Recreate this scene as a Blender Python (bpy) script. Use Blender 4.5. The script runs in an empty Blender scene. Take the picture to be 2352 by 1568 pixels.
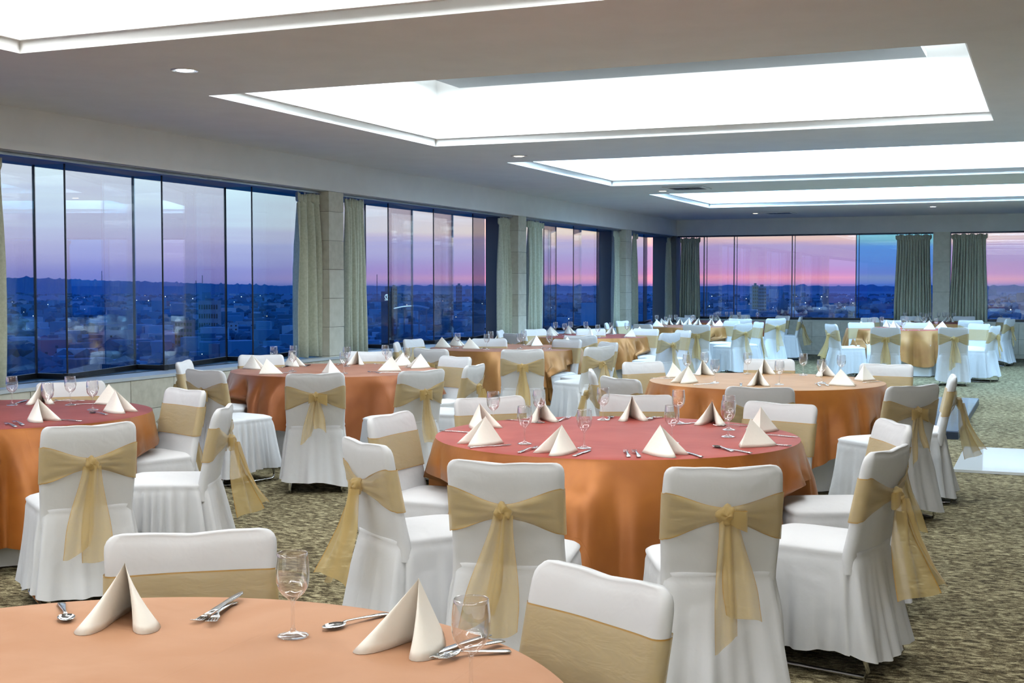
import bpy, bmesh, math, random
from mathutils import Vector, Matrix
R = math.radians
sc = bpy.context.scene
COL = sc.collection

# ------------------------------------------------------------------ camera
YAW, PITCH, F, CH = 0.3996, 0.0447, 2927.0, 1.50
cam_d = bpy.data.cameras.new('camera'); cam = bpy.data.objects.new('camera', cam_d); COL.objects.link(cam)
cam.location = (0, 0, CH); cam.rotation_euler = (math.pi/2 - PITCH, 0, YAW)
cam_d.sensor_width = 36; cam_d.lens = F/2352*36; cam_d.clip_end = 60000; cam_d.clip_start = 0.05
sc.camera = cam

# ------------------------------------------------------------------ colour management
sc.view_settings.view_transform = 'Standard'; sc.view_settings.look = 'None'
sc.view_settings.gamma = 1; sc.view_settings.use_curve_mapping = False
sc.view_settings.exposure = 0.0
sc.cycles.use_denoising = True
sc.cycles.max_bounces = 7; sc.cycles.diffuse_bounces = 3; sc.cycles.transparent_max_bounces = 14
sc.cycles.transmission_bounces = 4; sc.cycles.glossy_bounces = 3
sc.cycles.use_adaptive_sampling = True; sc.cycles.adaptive_threshold = .08; sc.cycles.adaptive_min_samples = 16
sc.cycles.use_light_tree = False
sc.cycles.sample_clamp_indirect = 6; sc.cycles.caustics_reflective = False; sc.cycles.caustics_refractive = False


def lin(h):
    h = h.lstrip('#'); o = []
    for i in (0, 2, 4):
        c = int(h[i:i+2], 16)/255
        o.append(c/12.92 if c <= .04045 else ((c+.055)/1.055)**2.4)
    return (*o, 1)

# ------------------------------------------------------------------ dusk sky
def sky(h, k=1.0):
    c = lin(h); return (c[0]*k/.66, c[1]*k/.87, c[2]*k, 1)
world = bpy.data.worlds.new('dusk_sky'); sc.world = world; world.use_nodes = True
nt = world.node_tree; N = nt.nodes; L = nt.links; N.clear()
def nd(tree, t, **kw):
    n = tree.nodes.new(t)
    for k, v in kw.items(): setattr(n, k, v)
    return n
def ramp(tree, stops, interp='LINEAR'):
    n = tree.nodes.new('ShaderNodeValToRGB'); cr = n.color_ramp; cr.interpolation = interp
    while len(cr.elements) > 1: cr.elements.remove(cr.elements[-1])
    cr.elements[0].position = stops[0][0]; cr.elements[0].color = stops[0][1]
    for p, c in stops[1:]:
        e = cr.elements.new(p); e.color = c
    return n
def mth(tree, op, a=None, b=None, c=None, clamp=False):
    n = tree.nodes.new('ShaderNodeMath'); n.operation = op; n.use_clamp = clamp
    for i, v in enumerate((a, b, c)):
        if v is None: continue
        if isinstance(v, (int, float)): n.inputs[i].default_value = v
        else: tree.links.new(v, n.inputs[i])
    return n.outputs[0]
tc = nd(nt, 'ShaderNodeTexCoord'); sx = nd(nt, 'ShaderNodeSeparateXYZ'); L.new(tc.outputs['Generated'], sx.inputs[0])
zz = mth(nt, 'MAXIMUM', sx.outputs[2], 0.0)
pz = mth(nt, 'POWER', zz, 0.5)                       # 0.1 -> 0.316 : more room for the low sky
az = mth(nt, 'ARCTAN2', sx.outputs[0], sx.outputs[1])
# streaky clouds low over the horizon
mp = nd(nt, 'ShaderNodeMapping'); mp.inputs['Scale'].default_value = (3, 3, 60); L.new(tc.outputs['Generated'], mp.inputs[0])
cl = nd(nt, 'ShaderNodeTexNoise'); cl.inputs['Scale'].default_value = 1.6; cl.inputs['Detail'].default_value = 5; L.new(mp.outputs[0], cl.inputs[0])
wob = mth(nt, 'MULTIPLY', mth(nt, 'SUBTRACT', cl.outputs[0], 0.5), 0.16)
pzw = mth(nt, 'ADD', pz, mth(nt, 'MULTIPLY', wob, mth(nt, 'MULTIPLY', pz, 3.0, clamp=True)))
cool = ramp(nt, [(0.00, sky('6a74c0')), (0.10, sky('8a8ace')), (0.15, sky('a8a4d8')), (0.19, sky('b8b6e0')), (0.235, sky('c8d2ee')), (0.28, sky('d8e5f7')), (0.34, sky('e0eefb')),
                 (0.44, sky('a9ccf6')), (0.6, (.06, .38, 1.0, 1)), (1.0, (.008, .20, .88, 1))])
warm = ramp(nt, [(0.00, sky('8a7cc4')), (0.035, sky('c68cc4')), (0.07, sky('f0a2c0')), (0.095, sky('cd92cc')), (0.13, sky('b99ad4')), (0.165, sky('b6a6da')), (0.185, sky('e8c4cc')),
                 (0.205, sky('fbdcc6')), (0.23, sky('f0cfc8')), (0.27, sky('cfc6de')), (0.36, sky('b4cbec')), (0.6, (.06, .38, 1.0, 1)), (1.0, (.008, .20, .88, 1))])
L.new(pzw, cool.inputs[0]); L.new(pzw, warm.inputs[0])
d_az = mth(nt, 'ABSOLUTE', mth(nt, 'SUBTRACT', az, R(-13)))
fac = nd(nt, 'ShaderNodeMapRange', interpolation_type='SMOOTHSTEP'); L.new(d_az, fac.inputs[0])
fac.inputs[1].default_value = R(3); fac.inputs[2].default_value = R(26); fac.inputs[3].default_value = 1; fac.inputs[4].default_value = 0
mx = nd(nt, 'ShaderNodeMix', data_type='RGBA'); L.new(fac.outputs[0], mx.inputs[0]); L.new(cool.outputs[0], mx.inputs[6]); L.new(warm.outputs[0], mx.inputs[7])
bg = nd(nt, 'ShaderNodeBackground'); L.new(mx.outputs[2], bg.inputs[0]); bg.inputs[1].default_value = 1.08
wo = nd(nt, 'ShaderNodeOutputWorld'); L.new(bg.outputs[0], wo.inputs[0])

# ------------------------------------------------------------------ pixel -> world helpers (2352 x 1568)
A3 = Vector((-math.sin(YAW)*math.cos(PITCH), math.cos(YAW)*math.cos(PITCH), -math.sin(PITCH)))
R3 = Vector((math.cos(YAW), math.sin(YAW), 0)); U3 = R3.cross(A3)
def ray(x, y): return A3 + R3*((x-1176)/F) - U3*((y-784)/F)
def at_z(x, y, z):
    d = ray(x, y); k = (z-CH)/d.z; return Vector((d.x*k, d.y*k, z))
def at_d(x, y, k):
    return Vector((0, 0, CH)) + ray(x, y)*k
def on_x(x, X, y=653):
    d = ray(x, y); return d.y*X/d.x
def on_y(x, Y, y=653):
    d = ray(x, y); return d.x*Y/d.y
def to_px(p):
    v = Vector(p) - Vector((0, 0, CH)); k = v.dot(A3); return 1176+F*v.dot(R3)/k, 784-F*v.dot(U3)/k

# ------------------------------------------------------------------ room dimensions
XL, YB, H = -7.706, 27.70, 2.93
XR, YN = 5.5, -11.0
ZB = 2.578
COF_X0, COF_LEN = -5.914, 3.88
COF_Y = [-9.29, -3.50, 2.28, 8.08, 13.85, 19.60]  # first two coffers are unseen, added behind the camera to fill the chair backs
COF_X1 = [3.4, 3.4, -0.485, -0.485, 3.4, 3.4]

# ------------------------------------------------------------------ cove lamps (hidden above each floating coffer panel)
LAMPCOL = [(.92, .96, .97), (.92, .96, .97), (.93, .96, .97), (.82, .93, 1.0), (.58, .80, 1.0), (.40, .68, 1.0)]
LAMPW = [38, 36, 16, 22, 29, 46]  # first two values: strong fill from the added unseen coffers
def cove_lamp(x0, x1, y0, y1, z, col, w):
    d = bpy.data.lights.new('cove_lamp', 'AREA'); d.shape = 'RECTANGLE'; d.size = x1-x0; d.size_y = y1-y0
    d.color = col; d.energy = w
    o = bpy.data.objects.new('cove_lamp', d); o.location = ((x0+x1)/2, (y0+y1)/2, z); COL.objects.link(o); return o
for k in range(6):
    x0, x1, y0 = COF_X0, COF_X1[k], COF_Y[k]; y1 = y0+COF_LEN; z = H+.58; w = LAMPW[k]
    for (a, b, c, d_) in ((x0+.5, x1-.5, y0+.12, y0+.42), (x0+.5, x1-.5, y1-.42, y1-.12)):
        cove_lamp(a, b, c, d_, z, LAMPCOL[k], w*(b-a))
    for (a, b, c, d_) in ((x0+.12, x0+.42, y0+.5, y1-.5), (x1-.42, x1-.12, y0+.5, y1-.5)):
        cove_lamp(a, b, c, d_, z, LAMPCOL[k], w*(d_-c))
    for (a, b, c, d_) in ((x0+.6, x1-.6, y0+.56, y0+.72), (x0+.6, x1-.6, y1-.72, y1-.56), (x0+.56, x0+.72, y0+.8, y1-.8), (x1-.72, x1-.56, y0+.8, y1-.8)):
        o = cove_lamp(a, b, c, d_, z+.03, LAMPCOL[k], w*.45*max(b-a, d_-c)); o.rotation_euler = (math.pi, 0, 0)      # up-lighters on the panel

# ------------------------------------------------------------------ materials
MATS = {}
def new_mat(name):
    m = bpy.data.materials.new(name); m.use_nodes = True; MATS[name] = m
    t = m.node_tree; b = t.nodes['Principled BSDF']; return m, t, b
def plain(name, col, rough=.6, metal=0.0, spec=.5, **kw):
    m, t, b = new_mat(name)
    b.inputs['Base Color'].default_value = lin(col) if isinstance(col, str) else col
    b.inputs['Roughness'].default_value = rough; b.inputs['Metallic'].default_value = metal
    b.inputs['Specular IOR Level'].default_value = spec
    for k, v in kw.items(): b.inputs[k].default_value = v
    return m
def bump(t, b, h, strength, dist):
    n = t.nodes.new('ShaderNodeBump'); n.inputs['Strength'].default_value = strength; n.inputs['Distance'].default_value = dist
    t.links.new(h, n.inputs['Height']); t.links.new(n.outputs[0], b.inputs['Normal']); return n
def noise(t, scale, detail=4, rough=.55, dist=0, vec=None, coord='Object', sc3=None):
    c = t.nodes.new('ShaderNodeTexCoord'); v = c.outputs[coord] if vec is None else vec
    if sc3:
        m = t.nodes.new('ShaderNodeMapping'); m.inputs['Scale'].default_value = sc3; t.links.new(v, m.inputs[0]); v = m.outputs[0]
    n = t.nodes.new('ShaderNodeTexNoise'); n.inputs['Scale'].default_value = scale; n.inputs['Detail'].default_value = detail
    n.inputs['Roughness'].default_value = rough; n.inputs['Distortion'].default_value = dist; t.links.new(v, n.inputs[0]); return n.outputs[0]
def mottled(name, c1, c2, scale, rough=.8, bstr=.2, bdist=.01, lo=.35, hi=.65, sc3=None, detail=5, spec=.4):
    m, t, b = new_mat(name); n = noise(t, scale, detail, sc3=sc3)
    r = ramp(t, [(lo, lin(c1)), (hi, lin(c2))]); t.links.new(n, r.inputs[0]); t.links.new(r.outputs[0], b.inputs['Base Color'])
    b.inputs['Roughness'].default_value = rough; b.inputs['Specular IOR Level'].default_value = spec
    if bstr: bump(t, b, n, bstr, bdist)
    return m
mottled('plaster', 'eeeeec', 'f2f2f0', 3, .9, .05, .004)
mottled('coffer_white', 'f4f4f2', 'f8f8f6', 3, .85, .02, .002)
plain('coffer_panel', 'aeb4b8', .85)
mottled('stone', 'c4bfad', 'd8d3c2', 14, .75, .15, .004, .3, .7)
mottled('stone_light', 'd0ccbb', 'dfdbcc', 11, .75, .15, .004, .3, .7)
plain('joint', '8f8a7a', .9)
plain('sill_stone', 'c5ccd0', .45)
plain('black_metal', '14161a', .35)
plain('grey_metal', '8d8f90', .4, .6)
plain('dark_metal', '3a3d42', .4, .5); plain('track_grey', 'a7a39e', .6)
plain('chrome', 'd6d6d6', .12, 1.0)
plain('steel', 'd2d2d2', .16, 1.0)
plain('white_paint', 'e8e8e6', .5)
plain('wood_under', '7a5a3c', .6)
plain('tile_gloss', 'e9edf0', .03, 0, .9)
plain('platform_edge', '1d2a3c', .4)
plain('platform_tile', '55657e', .10, 0, .9)
plain('vent_dark', '2a2c30', .6)
plain('pier_stone', '77797c', .8)

# carpet
m, t, b = new_mat('carpet')
n1 = noise(t, 34, 3, .6, .8, sc3=(.55, 1.0, 1)); n2 = noise(t, 160, 2, .7); n3 = noise(t, .6, 2)
mixn = mth(t, 'ADD', mth(t, 'MULTIPLY', n1, .62), mth(t, 'ADD', mth(t, 'MULTIPLY', n2, .30), mth(t, 'MULTIPLY', n3, .08)))
r = ramp(t, [(.40, lin('352e1f')), (.47, lin('5c523c')), (.54, lin('847a5e')), (.62, lin('b2a888'))]); t.links.new(mixn, r.inputs[0])
t.links.new(r.outputs[0], b.inputs['Base Color']); b.inputs['Roughness'].default_value = 1; b.inputs['Specular IOR Level'].default_value = .1
bump(t, b, mixn, .7, .012)

# curtain cloth
m, t, b = new_mat('curtain_cloth')
n1 = noise(t, 40, 3); r = ramp(t, [(.35, lin('bcbfa8')), (.65, lin('cbcdb8'))]); t.links.new(n1, r.inputs[0]); t.links.new(r.outputs[0], b.inputs['Base Color'])
b.inputs['Roughness'].default_value = .85; b.inputs['Sheen Weight'].default_value = .3; bump(t, b, n1, .15, .003)

# white stretch chair cover
m, t, b = new_mat('chair_cover_cloth')
oi = t.nodes.new('ShaderNodeObjectInfo'); c = t.nodes.new('ShaderNodeTexCoord')
va = t.nodes.new('ShaderNodeVectorMath'); va.operation = 'ADD'; t.links.new(c.outputs['Object'], va.inputs[0])
cmb = t.nodes.new('ShaderNodeCombineXYZ'); t.links.new(mth(t, 'MULTIPLY', oi.outputs['Random'], 40), cmb.inputs[0]); t.links.new(cmb.outputs[0], va.inputs[1])
n1 = noise(t, 3.6, 2, .5, .8, vec=va.outputs[0]); n2 = noise(t, 24, 2, .5, .5, vec=va.outputs[0])
hh = mth(t, 'ADD', mth(t, 'MULTIPLY', n1, 1.0), mth(t, 'MULTIPLY', n2, .10))
b.inputs['Base Color'].default_value = lin('d3d3d4'); b.inputs['Roughness'].default_value = .9; b.inputs['Specular IOR Level'].default_value = .2
bump(t, b, hh, .55, .022)

# napkin linen
m, t, b = new_mat('napkin_linen'); n1 = noise(t, 22, 3); n2 = noise(t, 900, 1)
b.inputs['Base Color'].default_value = lin('f4eee3'); b.inputs['Roughness'].default_value = .9; b.inputs['Specular IOR Level'].default_value = .15
bump(t, b, mth(t, 'ADD', n1, mth(t, 'MULTIPLY', n2, .04)), .25, .01)

# gold organza
m, t, b = new_mat('organza')
b.inputs['Base Color'].default_value = lin('d0a557'); b.inputs['Roughness'].default_value = .55; b.inputs['Sheen Weight'].default_value = .4
uvn = t.nodes.new('ShaderNodeUVMap'); su = t.nodes.new('ShaderNodeSeparateXYZ'); t.links.new(uvn.outputs[0], su.inputs[0])
edge = mth(t, 'GREATER_THAN', mth(t, 'ABSOLUTE', mth(t, 'SUBTRACT', su.outputs[0], .5)), .478)
cm = t.nodes.new('ShaderNodeMix'); cm.data_type = 'RGBA'; t.links.new(edge, cm.inputs[0]); cm.inputs[6].default_value = lin('cdb070'); cm.inputs[7].default_value = lin('b08434')
t.links.new(cm.outputs[2], b.inputs['Base Color'])
tr = t.nodes.new('ShaderNodeBsdfTransparent'); tl = t.nodes.new('ShaderNodeBsdfTranslucent'); t.links.new(cm.outputs[2], tl.inputs[0])
ms1 = t.nodes.new('ShaderNodeMixShader'); ms1.inputs[0].default_value = .3; t.links.new(b.outputs[0], ms1.inputs[1]); t.links.new(tl.outputs[0], ms1.inputs[2])
ms2 = t.nodes.new('ShaderNodeMixShader'); t.links.new(mth(t, 'ADD', mth(t, 'MULTIPLY', edge, .3), .60), ms2.inputs[0])
t.links.new(tr.outputs[0], ms2.inputs[1]); t.links.new(ms1.outputs[0], ms2.inputs[2])
n1 = noise(t, 9, 3, .6, .5, sc3=(1, 1, 3)); bump(t, b, n1, .3, .02)
t.links.new(ms2.outputs[0], t.nodes['Material Output'].inputs[0])

# satin table cloths
def satin(name, c1, c2, rough=.36, metal=.3):
    m, t, b = new_mat(name)
    n1 = noise(t, 3.0, 3, .5, .6); n2 = noise(t, 60, 2, sc3=(.1, 1, 1))
    r = ramp(t, [(.35, lin(c1)), (.65, lin(c2))]); t.links.new(n1, r.inputs[0]); t.links.new(r.outputs[0], b.inputs['Base Color'])
    b.inputs['Roughness'].default_value = rough; b.inputs['Sheen Weight'].default_value = .12 if 'top' not in name else 0.0; b.inputs['Sheen Tint'].default_value = lin('ffd8a0')
    b.inputs['Specular IOR Level'].default_value = .5 if 'top' not in name else .18; b.inputs['Metallic'].default_value = metal if 'top' not in name else 0.0
    br = t.nodes.new('ShaderNodeTexBrick'); br.inputs['Color1'].default_value = (1, 1, 1, 1); br.inputs['Color2'].default_value = (1, 1, 1, 1); br.inputs['Mortar'].default_value = (0, 0, 0, 1)
    br.inputs['Scale'].default_value = 1; br.inputs['Mortar Size'].default_value = .004; br.inputs['Brick Width'].default_value = .52; br.inputs['Row Height'].default_value = .52; br.offset = 0
    cc = t.nodes.new('ShaderNodeTexCoord'); t.links.new(cc.outputs['Object'], br.inputs[0])
    h = mth(t, 'ADD', mth(t, 'MULTIPLY', br.outputs['Color'], .35), mth(t, 'ADD', n1, mth(t, 'MULTIPLY', n2, .05)))
    bump(t, b, h, .35, .012)
    return m
satin('satin_copper', '92531f', 'aa672a'); satin('satin_rust', '864a24', '98592f'); satin('satin_bronze', '8c5f30', 'a0723c')
satin('satin_top_peach', 'ab7c5c', 'b4886a', .65); satin('satin_top_coral', '96423a', 'a24e45', .6); satin('satin_top_tan', '96704e', 'a27c5a', .5)  # top and skirt are one shot cloth; its sheen is painted as top colour
satin('satin_top_brick', '7c3a36', '8a443e', .5); satin('satin_top_brown', '8a5a48', '9a6c58', .5)
mottled('underlay_cloth', 'e2e2e0', 'e8e8e6', 3, .9, .2, .02)

# clear drinking glass
def schlick(t, f0, pw=5.0):
    g = t.nodes.new('ShaderNodeNewGeometry'); dt = t.nodes.new('ShaderNodeVectorMath'); dt.operation = 'DOT_PRODUCT'
    t.links.new(g.outputs['Normal'], dt.inputs[0]); t.links.new(g.outputs['Incoming'], dt.inputs[1])
    c1 = mth(t, 'SUBTRACT', 1.0, mth(t, 'ABSOLUTE', dt.outputs['Value']), clamp=True)
    return mth(t, 'MULTIPLY_ADD', mth(t, 'POWER', c1, pw), 1-f0, f0)
# window glass : tinted transparent + fresnel mirror
def window_glass(name, tint, ior, boost=0.0, pw=5.0):
    m = bpy.data.materials.new(name); m.use_nodes = True; MATS[name] = m; t = m.node_tree; t.nodes.clear()
    o = t.nodes.new('ShaderNodeOutputMaterial'); tr = t.nodes.new('ShaderNodeBsdfTransparent'); gl = t.nodes.new('ShaderNodeBsdfGlossy')
    fr = schlick(t, ((ior-1)/(ior+1))**2, pw)
    tr.inputs[0].default_value = (*tint, 1); gl.inputs[0].default_value = (1, 1, 1, 1); gl.inputs[1].default_value = 0.0
    ms = t.nodes.new('ShaderNodeMixShader'); t.links.new(mth(t, 'ADD', fr, boost, clamp=True), ms.inputs[0])
    t.links.new(tr.outputs[0], ms.inputs[1]); t.links.new(gl.outputs[0], ms.inputs[2]); t.links.new(ms.outputs[0], o.inputs[0])
window_glass('clear_glass', (.97, .97, .975), 1.5, .035, 2.0)
window_glass('glass_grey', (.81, .93, .995), 1.5, .085)
window_glass('glass_green', (.77, .93, .97), 1.5, .085)
window_glass('glass_blue', (.76, .97, 1.0), 1.30, 0)
window_glass('glass_teal', (.36, .78, .98), 1.4, 0)

def emis(name, col, s):
    m, t, b = new_mat(name); b.inputs['Base Color'].default_value = (0, 0, 0, 1)
    b.inputs['Emission Color'].default_value = (*col, 1); b.inputs['Emission Strength'].default_value = s; m.cycles.emission_sampling = 'NONE'; return m
emis('lamp_white', (1, .97, .92), 14); emis('lamp_warm', (1, .86, .66), 12); emis('lamp_blue', (.7, .84, 1), 40)
emis('street_white', (1, .95, .85), 5); emis('street_amber', (1, .6, .3), 4); emis('sign_light', (.75, .85, 1), 2.2); emis('window_lit', (1, .75, .5), .9)
plain('city_ground', '1f6c98', .95); plain('tree_dusk_blue', '0c4668', .95); plain('hill_dusk_blue', '0f5c8c', .95)  # blue dusk light and haze painted into ground, tree and hill colours
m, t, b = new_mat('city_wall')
at = t.nodes.new('ShaderNodeAttribute'); at.attribute_name = 'tone'; r = ramp(t, [(0, lin('10547e')), (.5, lin('1f6c9c')), (.85, lin('4086b4')), (.96, lin('86a6c6')), (1, lin('54506e'))])  # house tones carry the blue of the dusk light in their base colour
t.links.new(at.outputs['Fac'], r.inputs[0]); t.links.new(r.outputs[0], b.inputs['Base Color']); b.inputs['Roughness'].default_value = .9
plain('city_pale', '6a86a4', .9); plain('city_dusk_grey', '3c5a7a', .9); plain('city_rose', '6c5470', .9); plain('city_dark', '16263c', .8); plain('city_pane', '20262e', .25)  # building colours with the dusk blue mixed in

# ------------------------------------------------------------------ object helpers
def link(o, parent=None):
    COL.objects.link(o)
    if parent is not None: o.parent = parent
    return o
def mesh(name, verts, faces, mat, smooth=True, uvs=None):
    me = bpy.data.meshes.new(name); me.from_pydata([tuple(v) for v in verts], [], faces); me.update()
    if smooth:
        me.polygons.foreach_set('use_smooth', [True]*len(me.polygons))
    if uvs is not None:
        ul = me.uv_layers.new(name='UVMap')
        for lp in me.loops: ul.data[lp.index].uv = uvs[lp.vertex_index]
    if mat: me.materials.append(MATS[mat])
    return me
def ob(name, me, parent=None, loc=None):
    o = bpy.data.objects.new(name, me); link(o, parent)
    if loc is not None: o.location = loc
    return o
def tag(o, label=None, cat=None, group=None, kind=None):
    if label: o['label'] = label
    if cat: o['category'] = cat
    if group: o['group'] = group
    if kind: o['kind'] = kind
    return o
def empty(name, loc=(0, 0, 0), rz=0):
    o = bpy.data.objects.new(name, None); o.empty_display_size = .1; link(o); o.location = loc; o.rotation_euler = (0, 0, rz); return o
class MB:
    def __init__(s): s.v = []; s.f = []
    def box(s, x0, x1, y0, y1, z0, z1):
        b = len(s.v); s.v += [(x0, y0, z0), (x1, y0, z0), (x1, y1, z0), (x0, y1, z0), (x0, y0, z1), (x1, y0, z1), (x1, y1, z1), (x0, y1, z1)]
        s.f += [tuple(b+i for i in q) for q in ((3, 2, 1, 0), (4, 5, 6, 7), (0, 1, 5, 4), (1, 2, 6, 5), (2, 3, 7, 6), (3, 0, 4, 7))]; return s
    def quad(s, *p):
        b = len(s.v); s.v += [tuple(q) for q in p]; s.f.append(tuple(range(b, b+len(p)))); return s
    def prism(s, pts, z0, z1):
        n = len(pts); b = len(s.v); s.v += [(x, y, z0) for x, y in pts]+[(x, y, z1) for x, y in pts]
        s.f += [tuple(b+i for i in reversed(range(n))), tuple(b+n+i for i in range(n))]+[(b+i, b+(i+1) % n, b+n+(i+1) % n, b+n+i) for i in range(n)]; return s
    def tube(s, pts, r, n=8, closed=False):
        b = len(s.v); P = [Vector(p) for p in pts]; m = len(P)
        for i, p in enumerate(P):
            d = (P[(i+1) % m]-P[i-1]) if (closed or 0 < i < m-1) else (P[1]-P[0] if i == 0 else P[-1]-P[-2])
            d.normalize(); a = Vector((0, 0, 1)) if abs(d.z) < .9 else Vector((1, 0, 0)); u = d.cross(a).normalized(); w = d.cross(u)
            rr = r[i] if isinstance(r, (list, tuple)) else r
            for k in range(n):
                q = p+u*(rr*math.cos(2*math.pi*k/n))+w*(rr*math.sin(2*math.pi*k/n)); s.v.append(tuple(q))
        for i in range(m if closed else m-1):
            for k in range(n):
                j = (i+1) % m; s.f.append((b+i*n+k, b+i*n+(k+1) % n, b+j*n+(k+1) % n, b+j*n+k))
        if not closed: s.f += [tuple(b+k for k in reversed(range(n))), tuple(b+(m-1)*n+k for k in range(n))]
        return s
    def lathe(s, prof, n=24, cx=0, cy=0):
        b = len(s.v); m = len(prof)
        for r_, z in prof:
            for k in range(n): s.v.append((cx+r_*math.cos(2*math.pi*k/n), cy+r_*math.sin(2*math.pi*k/n), z))
        for i in range(m-1):
            for k in range(n): s.f.append((b+i*n+k, b+i*n+(k+1) % n, b+(i+1)*n+(k+1) % n, b+(i+1)*n+k))
        return s
    def build(s, name, mat, parent=None, smooth=False): return ob(name, mesh(name, s.v, s.f, mat, smooth), parent)
def grid_faces(nu, nv, wrap=False, b=0):
    f = []
    for j in range(nv-1):
        for i in range(nu if wrap else nu-1):
            i2 = (i+1) % nu; f.append((b+j*nu+i, b+j*nu+i2, b+(j+1)*nu+i2, b+(j+1)*nu+i))
    return f
def struct(o): o['kind'] = 'structure'; return o
def boxo(name, mat, parent, *d): return MB().box(*d).build(name, mat, parent)
def copy_tree(o, parent=None):
    c = o.copy(); link(c); c.parent = parent
    for ch in o.children: copy_tree(ch, c)
    return c

# ------------------------------------------------------------------ room shell
struct(MB().quad((XL-.9, YN, 0), (XR, YN, 0), (XR, YB+.6, 0), (XL-.9, YB+.6, 0)).build('floor', 'carpet'))
# ceiling with the coffer openings cut out
cb = MB(); ys = [YN]
for y in COF_Y: ys += [y, y+COF_LEN]
ys.append(YB+.02)
for i in range(len(ys)-1):
    if i % 2 == 0:
        cb.quad((XL-.02, ys[i], H), (XL-.02, ys[i+1], H), (XR, ys[i+1], H), (XR, ys[i], H))
    else:
        x1 = COF_X1[i//2]
        cb.quad((XL-.02, ys[i], H), (XL-.02, ys[i+1], H), (COF_X0, ys[i+1], H), (COF_X0, ys[i], H))
        cb.quad((x1, ys[i], H), (x1, ys[i+1], H), (XR, ys[i+1], H), (XR, ys[i], H))
struct(cb.build('ceiling', 'plaster'))
struct(boxo('roof', 'plaster', None, XL-1.0, XR+.2, YN-.2, YB+.8, 4.0, 4.15))
for k in range(6):
    x0, x1, y0 = COF_X0, COF_X1[k], COF_Y[k]; y1 = y0+COF_LEN
    rt = struct(empty('ceiling_coffer', (0, 0, 0)))
    def ring(a, za, c, zc, name, mat):
        P = [(x0+a, y0+a), (x1-a, y0+a), (x1-a, y1-a), (x0+a, y1-a)]; Q = [(x0+c, y0+c), (x1-c, y0+c), (x1-c, y1-c), (x0+c, y1-c)]
        mb = MB()
        for i in range(4):
            j = (i+1) % 4; mb.quad((*P[i], za), (*P[j], za), (*Q[j], zc), (*Q[i], zc))
        return mb.build(name, mat, rt)
    ring(0, H, 0, H+.075, 'lip', 'coffer_white'); ring(0, H+.075, .035, H+.075, 'ledge', 'coffer_white'); ring(.035, H+.075, .035, 3.98, 'upstand', 'coffer_white')
    boxo('floating_panel', 'coffer_panel', rt, x0+.52, x1-.52, y0+.52, y1-.52, H+.50, H+.54)
    tb = MB()
    for q in ((x0+.6, x1-.6, y0+.545, y0+.575), (x0+.6, x1-.6, y1-.575, y1-.545)): tb.box(*q, H+.545, H+.60)
    tb.build('lamp_batten', 'white_paint', rt)

# left and back beams over the windows
wl = struct(boxo('wall_left', 'plaster', None, XL-.24, XL, YN, YB+.24, ZB, 4.0))
boxo('lower_band', 'plaster', wl, XL-.02, XL+.014, YN, YB-.014, ZB, ZB+.062)
boxo('wall_soffit', 'plaster', wl, XL-.95, XL-.24, YN, YB+.7, ZB+.03, 4.0)
boxo('curtain_track', 'grey_metal', wl, XL-.20, XL-.10, YN, YB, ZB-.03, ZB+.001)
boxo('window_track', 'track_grey', wl, XL-.80, XL-.245, YN, YB+.3, ZB-.012, ZB+.04)
wb = struct(boxo('wall_back', 'plaster', None, XL, XR, YB, YB+.24, ZB, 4.0))
boxo('lower_band', 'plaster', wb, XL+.014, XR, YB-.014, YB+.02, ZB, ZB+.062)
boxo('wall_soffit', 'plaster', wb, XL, XR, YB+.24, YB+.7, ZB+.03, 4.0)
boxo('curtain_track', 'dark_metal', wb, XL, XR, YB+.08, YB+.18, ZB-.025, ZB+.001)
boxo('window_track', 'dark_metal', wb, XL-.4, XR, YB+.24, YB+.4, ZB-.02, ZB+.04)
struct(boxo('wall_right', 'plaster', None, XR, XR+.2, YN, YB+.7, 0, 4.0))
struct(boxo('wall_front', 'plaster', None, XL-.9, XR+.2, YN-.2, YN, 0, 4.0))

# parapets under the windows, faced with stone panels
ZS, ZSB = .655, .735
pl = struct(boxo('wall_left_parapet', 'joint', None, XL-.75, XL-.02, YN, YB, 0, ZS-.03))
boxo('window_sill', 'sill_stone', pl, XL-.78, XL+.012, YN, YB, ZS-.03, ZS)
y = 5.6; k = 0
random.seed(5)
while y < YB-.05:
    w_ = .62
    for z0, z1 in ((0.08, .345), (.35, ZS-.032)):
        boxo('stone_panel', 'stone' if random.random() < .5 else 'stone_light', pl, XL-.03, XL+random.uniform(-.002, .002), y, min(y+w_-.006, YB-.02), z0, z1)
    y += w_
boxo('plinth', 'stone', pl, XL-.03, XL+.006, 5.6, YB-.02, 0, .075)
pb = struct(boxo('wall_back_parapet', 'joint', None, XL, XR, YB+.02, YB+.40, 0, ZSB-.03))
boxo('window_sill', 'stone_light', pb, XL, XR, YB-.004, YB+.42, ZSB-.03, ZSB)
x = XL+.05
while x < 1.4:
    for z0, z1 in ((.085, .385), (.39, ZSB-.032)):
        boxo('stone_panel', 'stone' if random.random() < .5 else 'stone_light', pb, x, x+.584, YB+random.uniform(-.002, .002), YB+.03, z0, z1)
    x += .59
boxo('plinth', 'stone', pb, XL+.05, 1.4, YB-.006, YB+.03, 0, .08)

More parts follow.
